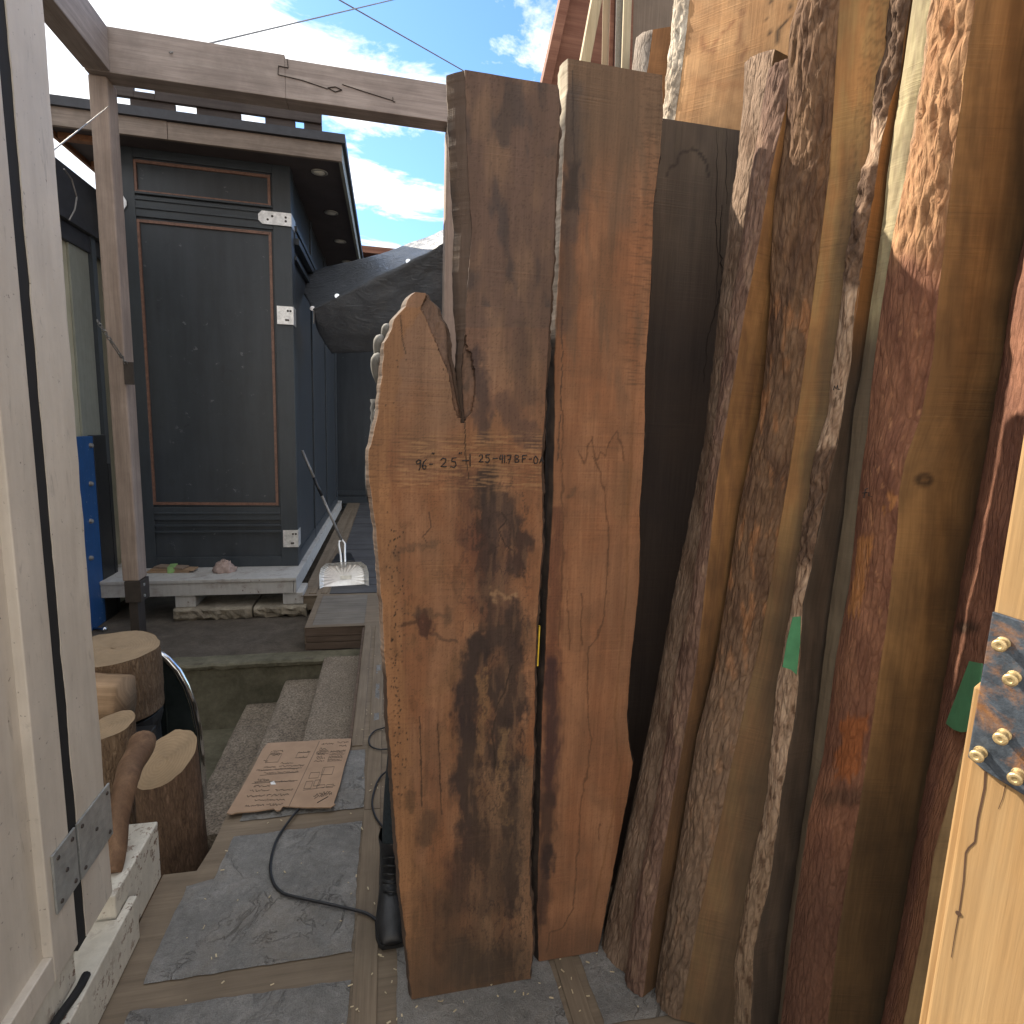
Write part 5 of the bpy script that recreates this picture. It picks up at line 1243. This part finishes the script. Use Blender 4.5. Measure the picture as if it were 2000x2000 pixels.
# ------------------------------------------------------------------ cream shed, blue steel panel on the left
HX = -2.55; zq = lambda x, y: onx(x, y, HX).z
cs = empty('cream_shed', (HX-.6, 4.2, -.2), 'cream boarded shed wall with a dark eaves board, left of the frame post', 'shed')
b = MB(); b.box((HX-.06, .5, -.2), (HX-.02, 6.6, 3.2)); b.build('wall', M['cream'], cs)
b = MB(); y1 = onx(143,600,HX).y; y2 = onx(166,600,HX).y; y3 = onx(190,600,HX).y
b.box((HX-.02, y1, -.2), (HX+.0, y2+.12, 3.2)); b.box((HX-.02, 4.2, -.2), (HX+.0, 4.9, 3.2)); build_each(b, 'wall_board', M['cream2'], cs, bevel=.003)
b = MB(); b.box((HX-.02, y2+.125, -.2), (HX+.03, y2+.20, 3.2)); b.build('corner_trim', M['navy2'], cs)
ze0, ze1 = zq(185,502), zq(108,312)
b = MB(); b.box((HX-.02, .4, ze0), (HX+.02, 6.6, ze0+.14)); b.box((HX-.02, .4, ze0+.145), (HX+.06, 6.6, ze0+.20)); b.box((HX-.02, .4, ze0+.2005), (HX+.02, 6.6, ze1)); b.build('eaves_board', M['roofedge'], cs, bevel=.003)
b = MB(); b.box((HX-2.2, .3, ze1+.0005), (HX+.0, 6.6, ze1+.02)); b.build('roof', M['roofing'], cs)
b = MB(); P = [onx(x, y, HX+.09) for x, y in ((125,330),(140,350),(150,385),(146,410),(135,430))]; b.tube(P, .006, 6); b.build('cable_loop', M['wire'], cs)
BXX = -2.46; bt0, bt1 = onx(150,853,BXX), onx(181,853,BXX)
bp = empty('blue_steel_panel', (BXX, bt0.y, -.19), 'bright blue steel panel with a black edge between the jamb and frame post', 'steel panel')
b = MB(); b.box((BXX-.03, bt0.y-.5, -.19), (BXX, bt1.y, bt0.z)); b.build('panel_sheet', M['blue'], bp, bevel=.003)
b = MB(); b.box((BXX-.04, bt1.y+.001, -.19), (BXX+.004, bt1.y+.22, bt0.z+.005)); b.box((BXX-.04, bt1.y+.24, -.19), (BXX-.0, bt1.y+.29, 1.2)); build_each(b, 'edge_strip', M['black'], bp, bevel=.003)
b = MB()
for i, y in enumerate((870,945,1018,1090)): p = onx(176, y, BXX); b.lathe(p, (1,0,0), [(.0001,0),(.022,0),(.018,.02),(.0001,.03)], 10)
build_each(b, 'bolt', M['wire'], bp)
b = MB(); p = onx(187,1228,BXX+.02); b.lathe(p, (1,-.3,0), [(.012,-.02),(.012,.07),(.028,.075),(.022,.095),(.0001,.1)], 14); b.build('knob', M['chrome'], bp, smooth=True)

# ------------------------------------------------------------------ long-handled dustpan
A, B_ = onz(624,1149), onz(720,1143); A.z = B_.z = .006
dp = empty('dustpan', tuple((A+B_)/2), 'shiny aluminium dustpan on the landing with a long handle leaning on the cabin', 'dustpan')
wx_ = (B_-A); wn = Vector((-wx_.y, wx_.x, 0)).normalized(); W_ = wx_.length; wx_ = wx_.normalized(); C0 = (A+B_)/2
up = (wn*.42+Vector((0,0,1))).normalized()      # the pan leans back
def pp(s, t, d=0.0): return C0+wx_*(s*W_/2)+up*(t*.25)+wn*d
b = MB(); rows = []; nJ = 40
def outl(k):  # k 0..1 around the pan: left side, back, right side
    pts = [(-1,0),(-1,.55),(-.93,.82),(-.72,1.0),(0,1.03),(.72,1.0),(.93,.82),(1,.55),(1,0)]
    t = k*(len(pts)-1); i = min(int(t), len(pts)-2); f = t-i; return (pts[i][0]+(pts[i+1][0]-pts[i][0])*f, pts[i][1]+(pts[i+1][1]-pts[i][1])*f)
for q, (sc, dd) in enumerate(((1.0,-.045),(.97,-.03),(.86,.015),(.80,.022))):
    rw = []
    for j in range(nJ*3+1):
        s, t = outl(j/(nJ*3)); crim = .006*math.sin(j*1.25) if q in (1,2) else 0
        rw.append(pp(s*sc, t*sc if t > 0 else 0, dd+crim))
    rows.append(rw)
base = b.grid(rows); inner = rows[-1]; cc = pp(0, .3, .022); n0 = len(b.v); b.v.append(cc); k0 = base+3*len(inner)
for j in range(len(inner)-1): b.f.append((k0+j, k0+j+1, n0))
b.f.append((k0+len(inner)-1, k0, n0))
b.build('pan', M['alu'], dp, smooth=True)
b = MB(); b.obox(pp(.08, .34, .016), wx_*.055, up*.018, wn*.003); b.build('label_plate', M['lamp'], dp)
hT = onx(590,880,WX+.02); hB = ony(662,1080,C0.y+.1)
b = MB(); lp = [pp(-.10,.80,-.03), pp(-.10,1.02,-.02), pp(-.10,1.25,.02), pp(-.16,1.65,.05), pp(-.13,1.80,.06), pp(.0,1.84,.06), pp(.10,1.70,.05), pp(.07,1.3,.02), pp(.06,1.02,-.02), pp(.06,.80,-.03)]; b.tube(lp, .011, 8); b.build('wire_bail', M['alu'], dp, smooth=True)
hB = pp(-.03, 1.83, .06); dv = hT-hB
b = MB(); b.tube([hB, hB+dv*.50], .014, 10); b.tube([hB+dv*.70, hT], .015, 10); b.build('handle', M['wire'], dp, smooth=True)
b = MB(); b.tube([hB+dv*.5, hB+dv*.7], .017, 10); b.build('grip', M['black'], dp, smooth=True)
c = onz(682,1105); b = MB(); b.prism([onz(648,1106), onz(694,1104), onz(685,1088), onz(658,1090)], (0,0,.06)); tag(b.build('brush_head', M['black'], bevel=.008), 'black brush head on the boards behind the dustpan', 'brush')

# ------------------------------------------------------------------ cardboard with handwriting, cables
cz = .016
C_ = [onz(x, y, cz) for x, y in ((523,1453),(570,1450),(600,1449),(640,1445),(686,1444),(684,1462),(672,1500),(664,1535),(652,1570),(655,1573),(646,1578.5),(600,1579),(553,1576.5),(547,1584.5),(540,1585),(534,1581),(500,1586),(462,1589),(452,1592),(443,1590),(470,1545),(495,1500),(512,1466))]
b = MB(); b.prism(C_, (0,0,.005)); cardo = b.build('cardboard_sheet', M['card']); tag(cardo, 'brown cardboard sheet with handwritten notes lying on the paving at the step edge', 'cardboard')
corner = [onz(523,1453,cz), onz(686,1444,cz), onz(648,1580,cz), onz(443,1591,cz)]
def cs_(s, t): a = corner[0].lerp(corner[1], s); c = corner[3].lerp(corner[2], s); p = a.lerp(c, t); p.z = cz+.0056; return p
random.seed(5); b = MB(); b2 = MB()
def scrib(s0, t0, s1, t1, am=.014, w=.0011, tgt=None, gap=.12):
    n = max(8, int(abs(s1-s0)*150)); P = []
    for i in range(n+1):
        k = i/n; P.append(cs_(s0+(s1-s0)*k, t0+(t1-t0)*k+random.uniform(-am, am)))
        if random.random() < gap and len(P) > 2: (tgt or b).tube(P, w, 4); P = []
    if len(P) > 1: (tgt or b).tube(P, w, 4)
def boxl(s0, t0, s1, t1, w=.0009, tgt=None): (tgt or b2).tube([cs_(s0,t0), cs_(s1,t0), cs_(s1,t1), cs_(s0,t1), cs_(s0,t0)], w, 4)
for t, s0, s1 in ((.07,.66,.80),(.06,.84,.98),(.12,.88,.97),(.15,.66,.73),(.18,.66,.76),(.215,.64,.75),(.25,.66,.74),(.20,.80,.97),(.235,.82,.95),(.285,.66,.73),(.31,.67,.76),(.29,.80,.96),(.345,.65,.76),(.34,.80,.93),
                  (.15,.10,.24),(.185,.10,.22),(.215,.14,.22),(.19,.42,.56),(.27,.46,.55),(.30,.07,.12),(.35,.28,.42),(.40,.12,.24),(.40,.28,.55),(.44,.05,.2),(.44,.25,.50),(.49,.15,.52),(.58,.12,.24),(.61,.10,.30),(.62,.30,.52),(.67,.12,.28),(.73,.1,.3),(.74,.36,.54),(.80,.1,.28),(.80,.30,.52),(.86,.2,.5),(.92,.14,.32),(.92,.34,.5)):
    scrib(s0, t, s1, t+.005)
for q in ((.10,.20,.24,.33),(.42,.20,.55,.28),(.64,.20,.78,.235),(.80,.21,.97,.26),(.80,.31,.96,.36),(.66,.52,.76,.60),(.78,.45,.90,.56),(.65,.64,.72,.74),(.74,.63,.80,.71),(.78,.70,.86,.74),(.88,.70,.95,.74)): boxl(*q)
for s0, t0, s1, t1 in ((.62,.02,.57,.98),(.08,.63,.55,.62),(.1,.45,.54,.44),(.65,.76,.97,.72),(.80,.46,.78,.74),(.12,.52,.52,.50)): b2.tube([cs_(s0,t0), cs_(s1,t1)], .0009, 4)
scrib(.80,.86,.96,.82,.02); scrib(.78,.83,.94,.80,.02); b.tube([cs_(.84,.93), cs_(.93,.86)], .0022, 4)
b.build('handwriting_lines', M['ink'], cardo); b2.build('pencil_lines', M['ink2'], cardo)
b = MB(); b.prism([cs_(.27,.63), cs_(.30,.61), cs_(.34,.66), cs_(.29,.66)], (0,0,.0006)); b.build('paper_scrap', plain('white_paper', (.75,.75,.75)), cardo)
def smooth_path(P, n=8):
    out = []
    for i in range(len(P)-1):
        p0_, p1, p2, p3_ = P[max(i-1,0)], P[i], P[i+1], P[min(i+2, len(P)-1)]
        for k in range(n):
            t = k/n; out.append(.5*((2*p1)+(p2-p0_)*t+(2*p0_-5*p1+4*p2-p3_)*t*t+(3*p1-p0_-3*p2+p3_)*t*t*t))
    return out+[P[-1]]
def cord(px, label, r=.0052, z=.012): 
    b = MB(); b.tube(smooth_path([onz(x, y, z) for x, y in px]), r, 8); return tag(b.build('power_cord', M['cable'], smooth=True), label, 'cord', 'black cords on the paving')
cord([(600,1560),(580,1584),(558,1612),(538,1646),(528,1690),(533,1722),(548,1741),(570,1750),(634,1764),(696,1778),(718,1785),(735,1797),(746,1812),(790,1840)], 'long black cord curving out from under the cardboard to the boot')
cord([(800,1480),(757,1505),(737,1527),(727,1565),(732,1592),(745,1612),(757,1625),(790,1640)], 'black cord bowing out from behind the slab above the boot', .0045)
cord([(800,1400),(757,1419),(733,1427),(721,1441),(723,1456),(738,1463),(757,1463),(800,1460)], 'small loop of black cord beside the slab edge, farthest of the cords', .004)

# ------------------------------------------------------------------ tarpaulin across the walkway
T = [[(575,538,7.3),(660,517,7.2),(750,494,6.9),(830,464,6.6),(905,435,6.3),(1010,395,6.0)],
     [(592,572,6.9),(672,546,6.8),(770,503,6.5),(838,476,6.2),(905,442,5.9),(1010,400,5.7)],
     [(612,606,6.5),(702,560,6.3),(800,511,6.0),(850,487,5.8),(905,450,5.6),(1010,405,5.4)],
     [(613,618,6.55),(705,600,6.4),(800,560,6.15),(850,530,5.95),(905,500,5.8),(1010,440,5.6)],
     [(622,648,6.7),(705,655,6.6),(800,620,6.3),(850,585,6.1),(905,545,5.95),(1010,480,5.8)],
     [(648,690,6.9),(735,683,6.75),(805,648,6.5),(858,612,6.3),(905,573,6.1),(1010,505,6.0)]]
G3 = [[ony(*q) for q in r_] for r_ in T]
cols = [smooth_path([G3[i][j] for i in range(6)], 6) if False else None for j in range(6)]
rows1 = [smooth_path(r_, 10) for r_ in G3]; nC = len(rows1[0]); fin = []
colsP = [smooth_path([rows1[i][j] for i in range(3)], 8)+smooth_path([rows1[i][j] for i in range(2, 6)], 8)[1:] for j in range(nC)]
for i in range(len(colsP[0])):
    fin.append([colsP[j][i]+Vector((0, .008, .012))*fbm(j*.18, i*.2, 4)+Vector((0,.004,.005))*fbm(j*.6+.2*i, i*.5, 6) for j in range(nC)])
tarp = empty('tarpaulin', tuple(ony(640,690,6.8)), 'dark tarpaulin slung from the cabin corner across the walkway', 'tarpaulin')
b = MB(); b.grid(fin); o = b.build('tarp_sheet', M['tarp'], tarp, smooth=True); sm = o.modifiers.new('thick', 'SOLIDIFY'); sm.thickness = .004
b = MB()
for x, y in ((612.5,602.5),(658,579),(802,507)):
    j = min(range(nC), key=lambda q: abs(proj(fin[16][q])[0]-x)); p = fin[15][j]; b.lathe(p+Vector((0,-.012,0)), (0,-1,.3), [(.012,-.002),(.026,-.002),(.026,.004),(.012,.004)], 14)
build_each(b, 'grommet', M['chrome'], tarp)
b = MB(); b.tube([ony(613,606,6.48), ony(613,618,6.48), ony(612.5,632,6.48)], .006, 5); b.tube([ony(870,545,6.0), ony(878,570,5.9), ony(872,600,5.85)], .004, 5); build_each(b, 'tie_cord', M['wire'], tarp)

# ------------------------------------------------------------------ far cabin at the end of the walkway
FYY = 12.0; far = empty('far_cabin', (.8, FYY+1, 0), 'dark blue cabin with a reddish roof edge at the far end of the walkway', 'cabin')
zt = ony(730,503,FYY).z; b = MB(); b.box((-1.8, FYY, 0), (4.5, FYY+2.5, zt)); b.build('wall', M['navy'], far)
b = MB(); b.box((-2.2, FYY-.3, zt), (4.6, FYY+2.7, zt+.12)); b.build('roof', M['siding'], far)
b = MB(); p, q = ony(877,595,FYY), ony(915,624,FYY); w = .03; y0, y1 = FYY-.02, FYY-.001
b.box((p.x-w, y0, p.z), (q.x+.6, y1, p.z+w)); b.box((p.x-w, y0, q.z), (q.x+.6, y1, q.z+w)); b.box((p.x-w, y0, q.z+w), (p.x, y1, p.z))
for x0 in (-.9, -.42): pass
b.build('panel_trim', M['copper'], far)
b = MB(); b.box((-1.8, FYY-.02, .16), (4.5, FYY-.001, .24)); b.box((-1.8, FYY-.05, .001), (4.5, FYY-.0005, .12))
for y in (580, 590, 644): z = ony(880,y,FYY).z; b.box((.0, FYY-.015, z), (4.4, FYY-.001, z+.03))
build_each(b, 'wall_moulding', M['navy2'], far)
b = MB(); z0_, z1_ = ony(890,672,FYY-.3).z, ony(890,663,FYY-.3).z; b.box((.2, FYY-.3, z0_), (3.5, FYY-.2, z1_)); z0_, z1_ = ony(890,683,FYY-.3).z, ony(890,676,FYY-.3).z; b.box((.2, FYY-.29, z0_), (3.5, FYY-.2, z1_))
for x in (.22, 1.4, 2.6): b.box((x, FYY-.28, 0), (x+.07, FYY-.21, z0_))
tag(b.build('railing', M['white']), 'white painted railing before the far cabin, glimpsed through the fork of the slab', 'railing')

# unseen pale house added behind the camera to bounce sunlight onto the slabs
hs = empty('house', (0, -9, -.76), 'pale rendered house added unseen behind the viewer to bounce sunlight', 'house')
b = MB(); b.box((-10, -12.0, -.76), (10, -7.0, 6.2)); b.build('wall', M['wall'], hs)
b = MB(); b.prism([(-10.4,-12.4,6.15),(-10.4,-6.6,6.15),(-10.4,-9.5,8.6)], (20.8,0,0)); b.build('roof', M['roofing'], hs)
for x in (-7.5,-3.6,2.4,6.3):
    for z in (.5, 3.4):
        b = MB(); b.box((x, -7.0, z), (x+1.2, -6.95, z+1.35)); w_ = b.build('window', M['white'], hs, bevel=.01); g = MB(); g.box((x+.08, -6.952, z+.08), (x+1.12, -6.944, z+1.27)); g.build('pane', M['winglass'], w_)
b = MB(); b.box((-12, -7.0, -.5), (12, -2.0, -.03)); struct(b.build('added_yard_paving', M['yard']))  # pale yard added out of view, to bounce sunlight

# ------------------------------------------------------------------ person holding the forked slab, mostly hidden
def skin_mesh(name, nodes, edges, mat, parent=None, sub=2, root=0):
    me = bpy.data.meshes.new(name); me.from_pydata([n[:3] for n in nodes], edges, []); o = bpy.data.objects.new(name, me); link(o)
    sk = o.modifiers.new('skin', 'SKIN'); sk.use_smooth_shade = True
    for i, v in enumerate(me.skin_vertices[0].data):
        r_ = nodes[i][3]; v.radius = r_ if isinstance(r_, tuple) else (r_, r_); v.use_root = (i == root)
    s = o.modifiers.new('sub', 'SUBSURF'); s.levels = sub; s.render_levels = sub
    for q in (mat if isinstance(mat, list) else [mat]): me.materials.append(q)
    dg = bpy.context.evaluated_depsgraph_get(); ev = o.evaluated_get(dg); m2 = bpy.data.meshes.new_from_object(ev); o.modifiers.clear(); o.data = m2; m2.name = name
    if parent is not None: o.parent = parent; m2.transform(Matrix.Translation(-parent.location))
    return o
hz = .0
bx_, by_ = .19, 1.84
nodes = [(bx_,by_,.95,(.155,.11)),(bx_,by_,1.12,(.14,.10)),(bx_,by_-.01,1.30,(.165,.11)),(bx_,by_,1.43,(.12,.085)),(bx_,by_-.02,1.50,(.055,.055)),(bx_,by_-.05,1.60,(.075,.085)),(bx_,by_-.045,1.71,(.078,.09)),(bx_,by_-.04,1.77,(.05,.06)),
 (bx_-.17,by_,1.40,(.062,.062)),(bx_-.21,by_-.10,1.44,(.05,.05)),(bx_-.215,by_-.17,1.54,(.042,.042)),(-.012,1.600,1.66,(.034,.036)),(-.004,1.575,1.72,(.03,.04)),
 (bx_+.17,by_,1.40,(.062,.062)),(bx_+.24,by_-.03,1.16,(.05,.05)),(bx_+.20,by_-.22,1.10,(.036,.036)),(bx_+.17,1.56,1.10,(.028,.038)),
 (.115,1.85,.90,(.095,.095)),(.060,1.84,.50,(.066,.068)),(.05,1.84,.42,(.066,.066)),(.022,1.835,.14,(.044,.048)),
 (.27,1.85,.90,(.095,.095)),(.31,1.84,.50,(.068,.068)),(.32,1.87,.12,(.042,.045))]
edges = [(0,1),(1,2),(2,3),(3,4),(4,5),(5,6),(6,7),(3,8),(8,9),(9,10),(10,11),(11,12),(3,13),(13,14),(14,15),(15,16),(0,17),(17,18),(18,19),(19,20),(0,21),(21,22),(22,23)]
per = skin_mesh('person', nodes, edges, [M['jacket'], M['jeans'], M['skin'], M['glove']])
tag(per, 'person in dark clothes, grey gloves and black boots standing behind the forked slab', 'person')
for p in per.data.polygons:
    c = p.center
    if c.z < .93 : p.material_index = 1
    elif c.z > 1.485 and abs(c.x-bx_) < .13 and c.y > 1.65: p.material_index = 2
    elif c.x < .08 and c.y < 1.60 and c.z > 1.69: p.material_index = 3
    else: p.material_index = 0
bpy.context.view_layer.update()
# gloved fingers curling round the slab edge
lb = MB()
fingers = [(1.874,.002,.0135),(1.846,-.003,.0145),(1.802,-.005,.0150)]
for i, (z, dx, r_) in enumerate(fingers):
    ex_ = interp(xl1, z)
    P = [Vector((ex_+.045, 1.565, z-.065)), Vector((ex_+.014, 1.548, z-.052)), Vector((ex_+.001+dx*.5, 1.528, z-.036)), Vector((ex_-.004+dx, 1.508, z-.012)), Vector((ex_-.004+dx, 1.490, z+.008)), Vector((ex_+.0, 1.474, z+.016))]
    lb.tube(smooth_path(P, 4), [r_*1.05]*16+[r_, r_*.95, r_*.8, r_*.55, r_*.2], 12)
P = [Vector((.05,1.575,1.70)), Vector((.075,1.548,1.74)), Vector((.085,1.535,1.79))]; lb.tube(smooth_path(P, 5), [.021]*7+[.019,.016,.011,.004], 12)
lb.build('glove_fingers', M['glove'], per, smooth=True)
b = MB(); nodesb = []
b.tube([Vector((-.012,1.602,1.585+.012*i)) for i in range(12)], [.036 if i % 2 else .033 for i in range(12)], 16); b.build('knitted_cuff', M['jacket'], per, smooth=True)
def bootm(x, y, label=None):
    # lofted boot: sections from toe to heel, then shaft
    b = MB(); rows = []; N = 24
    secs = [(-.155,.030,.030,.030),(-.145,.040,.046,.032),(-.11,.050,.066,.036),(-.06,.053,.085,.045),(-.01,.048,.105,.055),(.03,.044,.125,.064),(.075,.042,.135,.068),(.115,.036,.125,.064),(.130,.020,.110,.058)]
    for yy, hw, top, cz_ in secs:
        rows.append([(x+hw*math.cos(a)*(1 if math.sin(a) > -.3 else 1.06), y+yy, max(.012, .012+(top-.012)*.5+(top-.012)*.5*math.sin(a))) for a in [j*2*math.pi/N for j in range(N+1)]])
    b.grid(rows); b.f.append(tuple(range(N))); k = (len(rows)-1)*(N+1); b.f.append(tuple(k+j for j in reversed(range(N))))
    rows = []
    for z, rx, ry, oy in ((.07,.046,.065,.055),(.115,.043,.056,.06),(.16,.042,.05,.062),(.20,.044,.052,.062),(.235,.048,.056,.062),(.24,.046,.054,.062)):
        rows.append([(x+rx*math.cos(a)+.0015*math.sin(a*9+z*80), y+oy+ry*math.sin(a), z+.003*math.sin(a*3)) for a in [j*2*math.pi/N for j in range(N+1)]])
    b.grid([list(reversed(r_)) for r_ in rows])
    o = b.build('boot', M['boot'], per, smooth=True, orient=True)
    s = MB(); P = [];
    for yy, hw in [(q[0], q[1]) for q in secs]: P.append((x-hw*1.08, y+yy))
    for yy, hw in reversed([(q[0], q[1]) for q in secs]): P.append((x+hw*1.08, y+yy))
    s.prism([(p[0], p[1], .0) for p in P], (0,0,.018)); s.build('sole', M['rubber'], o, bevel=.003)
    l = MB()
    for i in range(5):
        z = .098+.022*i; yy = y-.035+.012*i
        l.tube([(x-.030, yy+.012, z-.004), (x-.012, yy-.006, z+.008), (x+.012, yy-.006, z+.004), (x+.030, yy+.012, z+.010)], .0035, 6)
    l.build('laces', M['black'], o, smooth=True)
pb_ = onz(772,1848)
bootm(.018, 1.782); bootm(.33, 1.83)
hb = MB(); rows = []
for i in range(9):
    t = i/8*math.pi/2; rows.append([(bx_+.098*math.cos(t)*math.cos(a), by_-.035+.108*math.cos(t)*math.sin(a), 1.70+.115*math.sin(t)) for a in [j*2*math.pi/24 for j in range(25)]])
hb.grid(rows); hb.build('hair', M['hair'], per, smooth=True)
fb = MB()
fb.lathe((bx_, by_-.148, 1.645), (0,-1,-.2), [(.016,0),(.014,.012),(.006,.022),(.0001,.024)], 10); fb.lathe((bx_-.085, by_-.04, 1.655), (-1,0,0), [(.02,0),(.022,.008),(.0001,.014)], 10); fb.lathe((bx_+.085, by_-.04, 1.655), (1,0,0), [(.02,0),(.022,.008),(.0001,.014)], 10)
fb.build('face_features', M['skin'], per, smooth=True)
b = MB(); b.box((.430, 1.505, .99), (.437, 1.512, 1.10)); q = ony(1053.5,1222,1.47); q2 = ony(1049.5,1300,1.47); b = MB(); b.bar(q2, q, .0035, .008, (0,1,0)); tag(b.build('yellow_strap', M['yellow']), 'thin yellow strip in the gap between the two front slabs', 'strip')
# ------------------------------------------------------------------ light
SUN_AZ, SUN_EL = R(-50), R(38)
sd = Vector((math.sin(SUN_AZ)*math.cos(SUN_EL), math.cos(SUN_AZ)*math.cos(SUN_EL), math.sin(SUN_EL)))
L = bpy.data.lights.new('sun', 'SUN'); L.energy = 4.1; L.angle = R(.5); L.color = (1.0, .89, .73)
lo = bpy.data.objects.new('sun', L); link(lo); lo.rotation_euler = (-sd).to_track_quat('-Z', 'Y').to_euler(); lo.location = (-8, 8, 9)
w = bpy.data.worlds.new('World'); SC.world = w; w.use_nodes = True; nt = w.node_tree; nt.nodes.clear()
def N(t, ins=None, **k):
    nd = nt.nodes.new(t)
    for a, v in k.items(): setattr(nd, a, v)
    for a, v in (ins or {}).items():
        if isinstance(v, bpy.types.NodeSocket): nt.links.new(v, nd.inputs[a])
        else: nd.inputs[a].default_value = v
    return nd
sky = N('ShaderNodeTexSky', sky_type='NISHITA', sun_disc=False, sun_elevation=SUN_EL, sun_rotation=SUN_AZ, air_density=1.0, dust_density=.6, ozone_density=2.0, altitude=50)
tc = N('ShaderNodeTexCoord').outputs['Generated']; sp = N('ShaderNodeSeparateXYZ', {0: tc})
zc = N('ShaderNodeMath', {0: sp.outputs[2], 1: .10}, operation='MAXIMUM').outputs[0]
dx = N('ShaderNodeMath', {0: sp.outputs[0], 1: zc}, operation='DIVIDE').outputs[0]; dy = N('ShaderNodeMath', {0: sp.outputs[1], 1: zc}, operation='DIVIDE').outputs[0]
cvv = N('ShaderNodeCombineXYZ', {0: dx, 1: dy, 2: 1.7}).outputs[0]
c1 = N('ShaderNodeTexNoise', {'Vector': cvv, 'Scale': 2.3, 'Detail': 10, 'Roughness': .62, 'Distortion': .35}).outputs[0]
c2 = N('ShaderNodeTexNoise', {'Vector': cvv, 'Scale': .8, 'Detail': 3, 'Roughness': .5}).outputs[0]
cs2 = N('ShaderNodeMath', {0: c1, 1: N('ShaderNodeMath', {0: c2, 1: .55}, operation='MULTIPLY').outputs[0]}, operation='ADD').outputs[0]
def Mm(op, a, b): return N('ShaderNodeMath', {0: a, 1: b}, operation=op).outputs[0]
# clouds added out of view, overhead and behind the viewer, for neutral fill light
over = Mm('ADD', Mm('MULTIPLY', Mm('MAXIMUM', Mm('SUBTRACT', sp.outputs[2], .62), 0.0), .75), Mm('MULTIPLY', Mm('MAXIMUM', Mm('SUBTRACT', .1, sp.outputs[1]), 0.0), .35))
over = Mm('ADD', over, Mm('MULTIPLY', Mm('MAXIMUM', Mm('SUBTRACT', -.20, sp.outputs[0]), 0.0), 1.3))  # more cloud towards the left, standing in for the sun's white glow
cs2 = Mm('ADD', cs2, over)
cr = N('ShaderNodeValToRGB', {0: cs2}); cr.color_ramp.elements[0].position = .775; cr.color_ramp.elements[1].position = .90
CLOUD = 6.6
cloudcol = N('ShaderNodeValToRGB', {0: c1}); cloudcol.color_ramp.elements[0].position = .35; cloudcol.color_ramp.elements[0].color = (.62,.66,.72,1); cloudcol.color_ramp.elements[1].position = .6; cloudcol.color_ramp.elements[1].color = (1,1,1,1)
cm = N('ShaderNodeMix', {0: 1.0, 6: cloudcol.outputs[0], 7: (CLOUD,CLOUD,CLOUD,1)}, data_type='RGBA', blend_type='MULTIPLY')
skt = N('ShaderNodeMix', {0: 1.0, 6: sky.outputs[0], 7: (.66,.88,1.08,1)}, data_type='RGBA', blend_type='MULTIPLY')
mx = N('ShaderNodeMix', {0: cr.outputs[0], 6: skt.outputs[2], 7: cm.outputs[2]}, data_type='RGBA')
bg = N('ShaderNodeBackground', {0: mx.outputs[2], 1: .115}); ow = N('ShaderNodeOutputWorld', {0: bg.outputs[0]})
SC.view_settings.view_transform = 'Standard'; SC.view_settings.look = 'None'; SC.view_settings.exposure = 1.36; SC.view_settings.gamma = 1
SC.cycles.max_bounces = 8; SC.cycles.diffuse_bounces = 5
try: SC.cycles.use_denoising = True
except Exception: pass
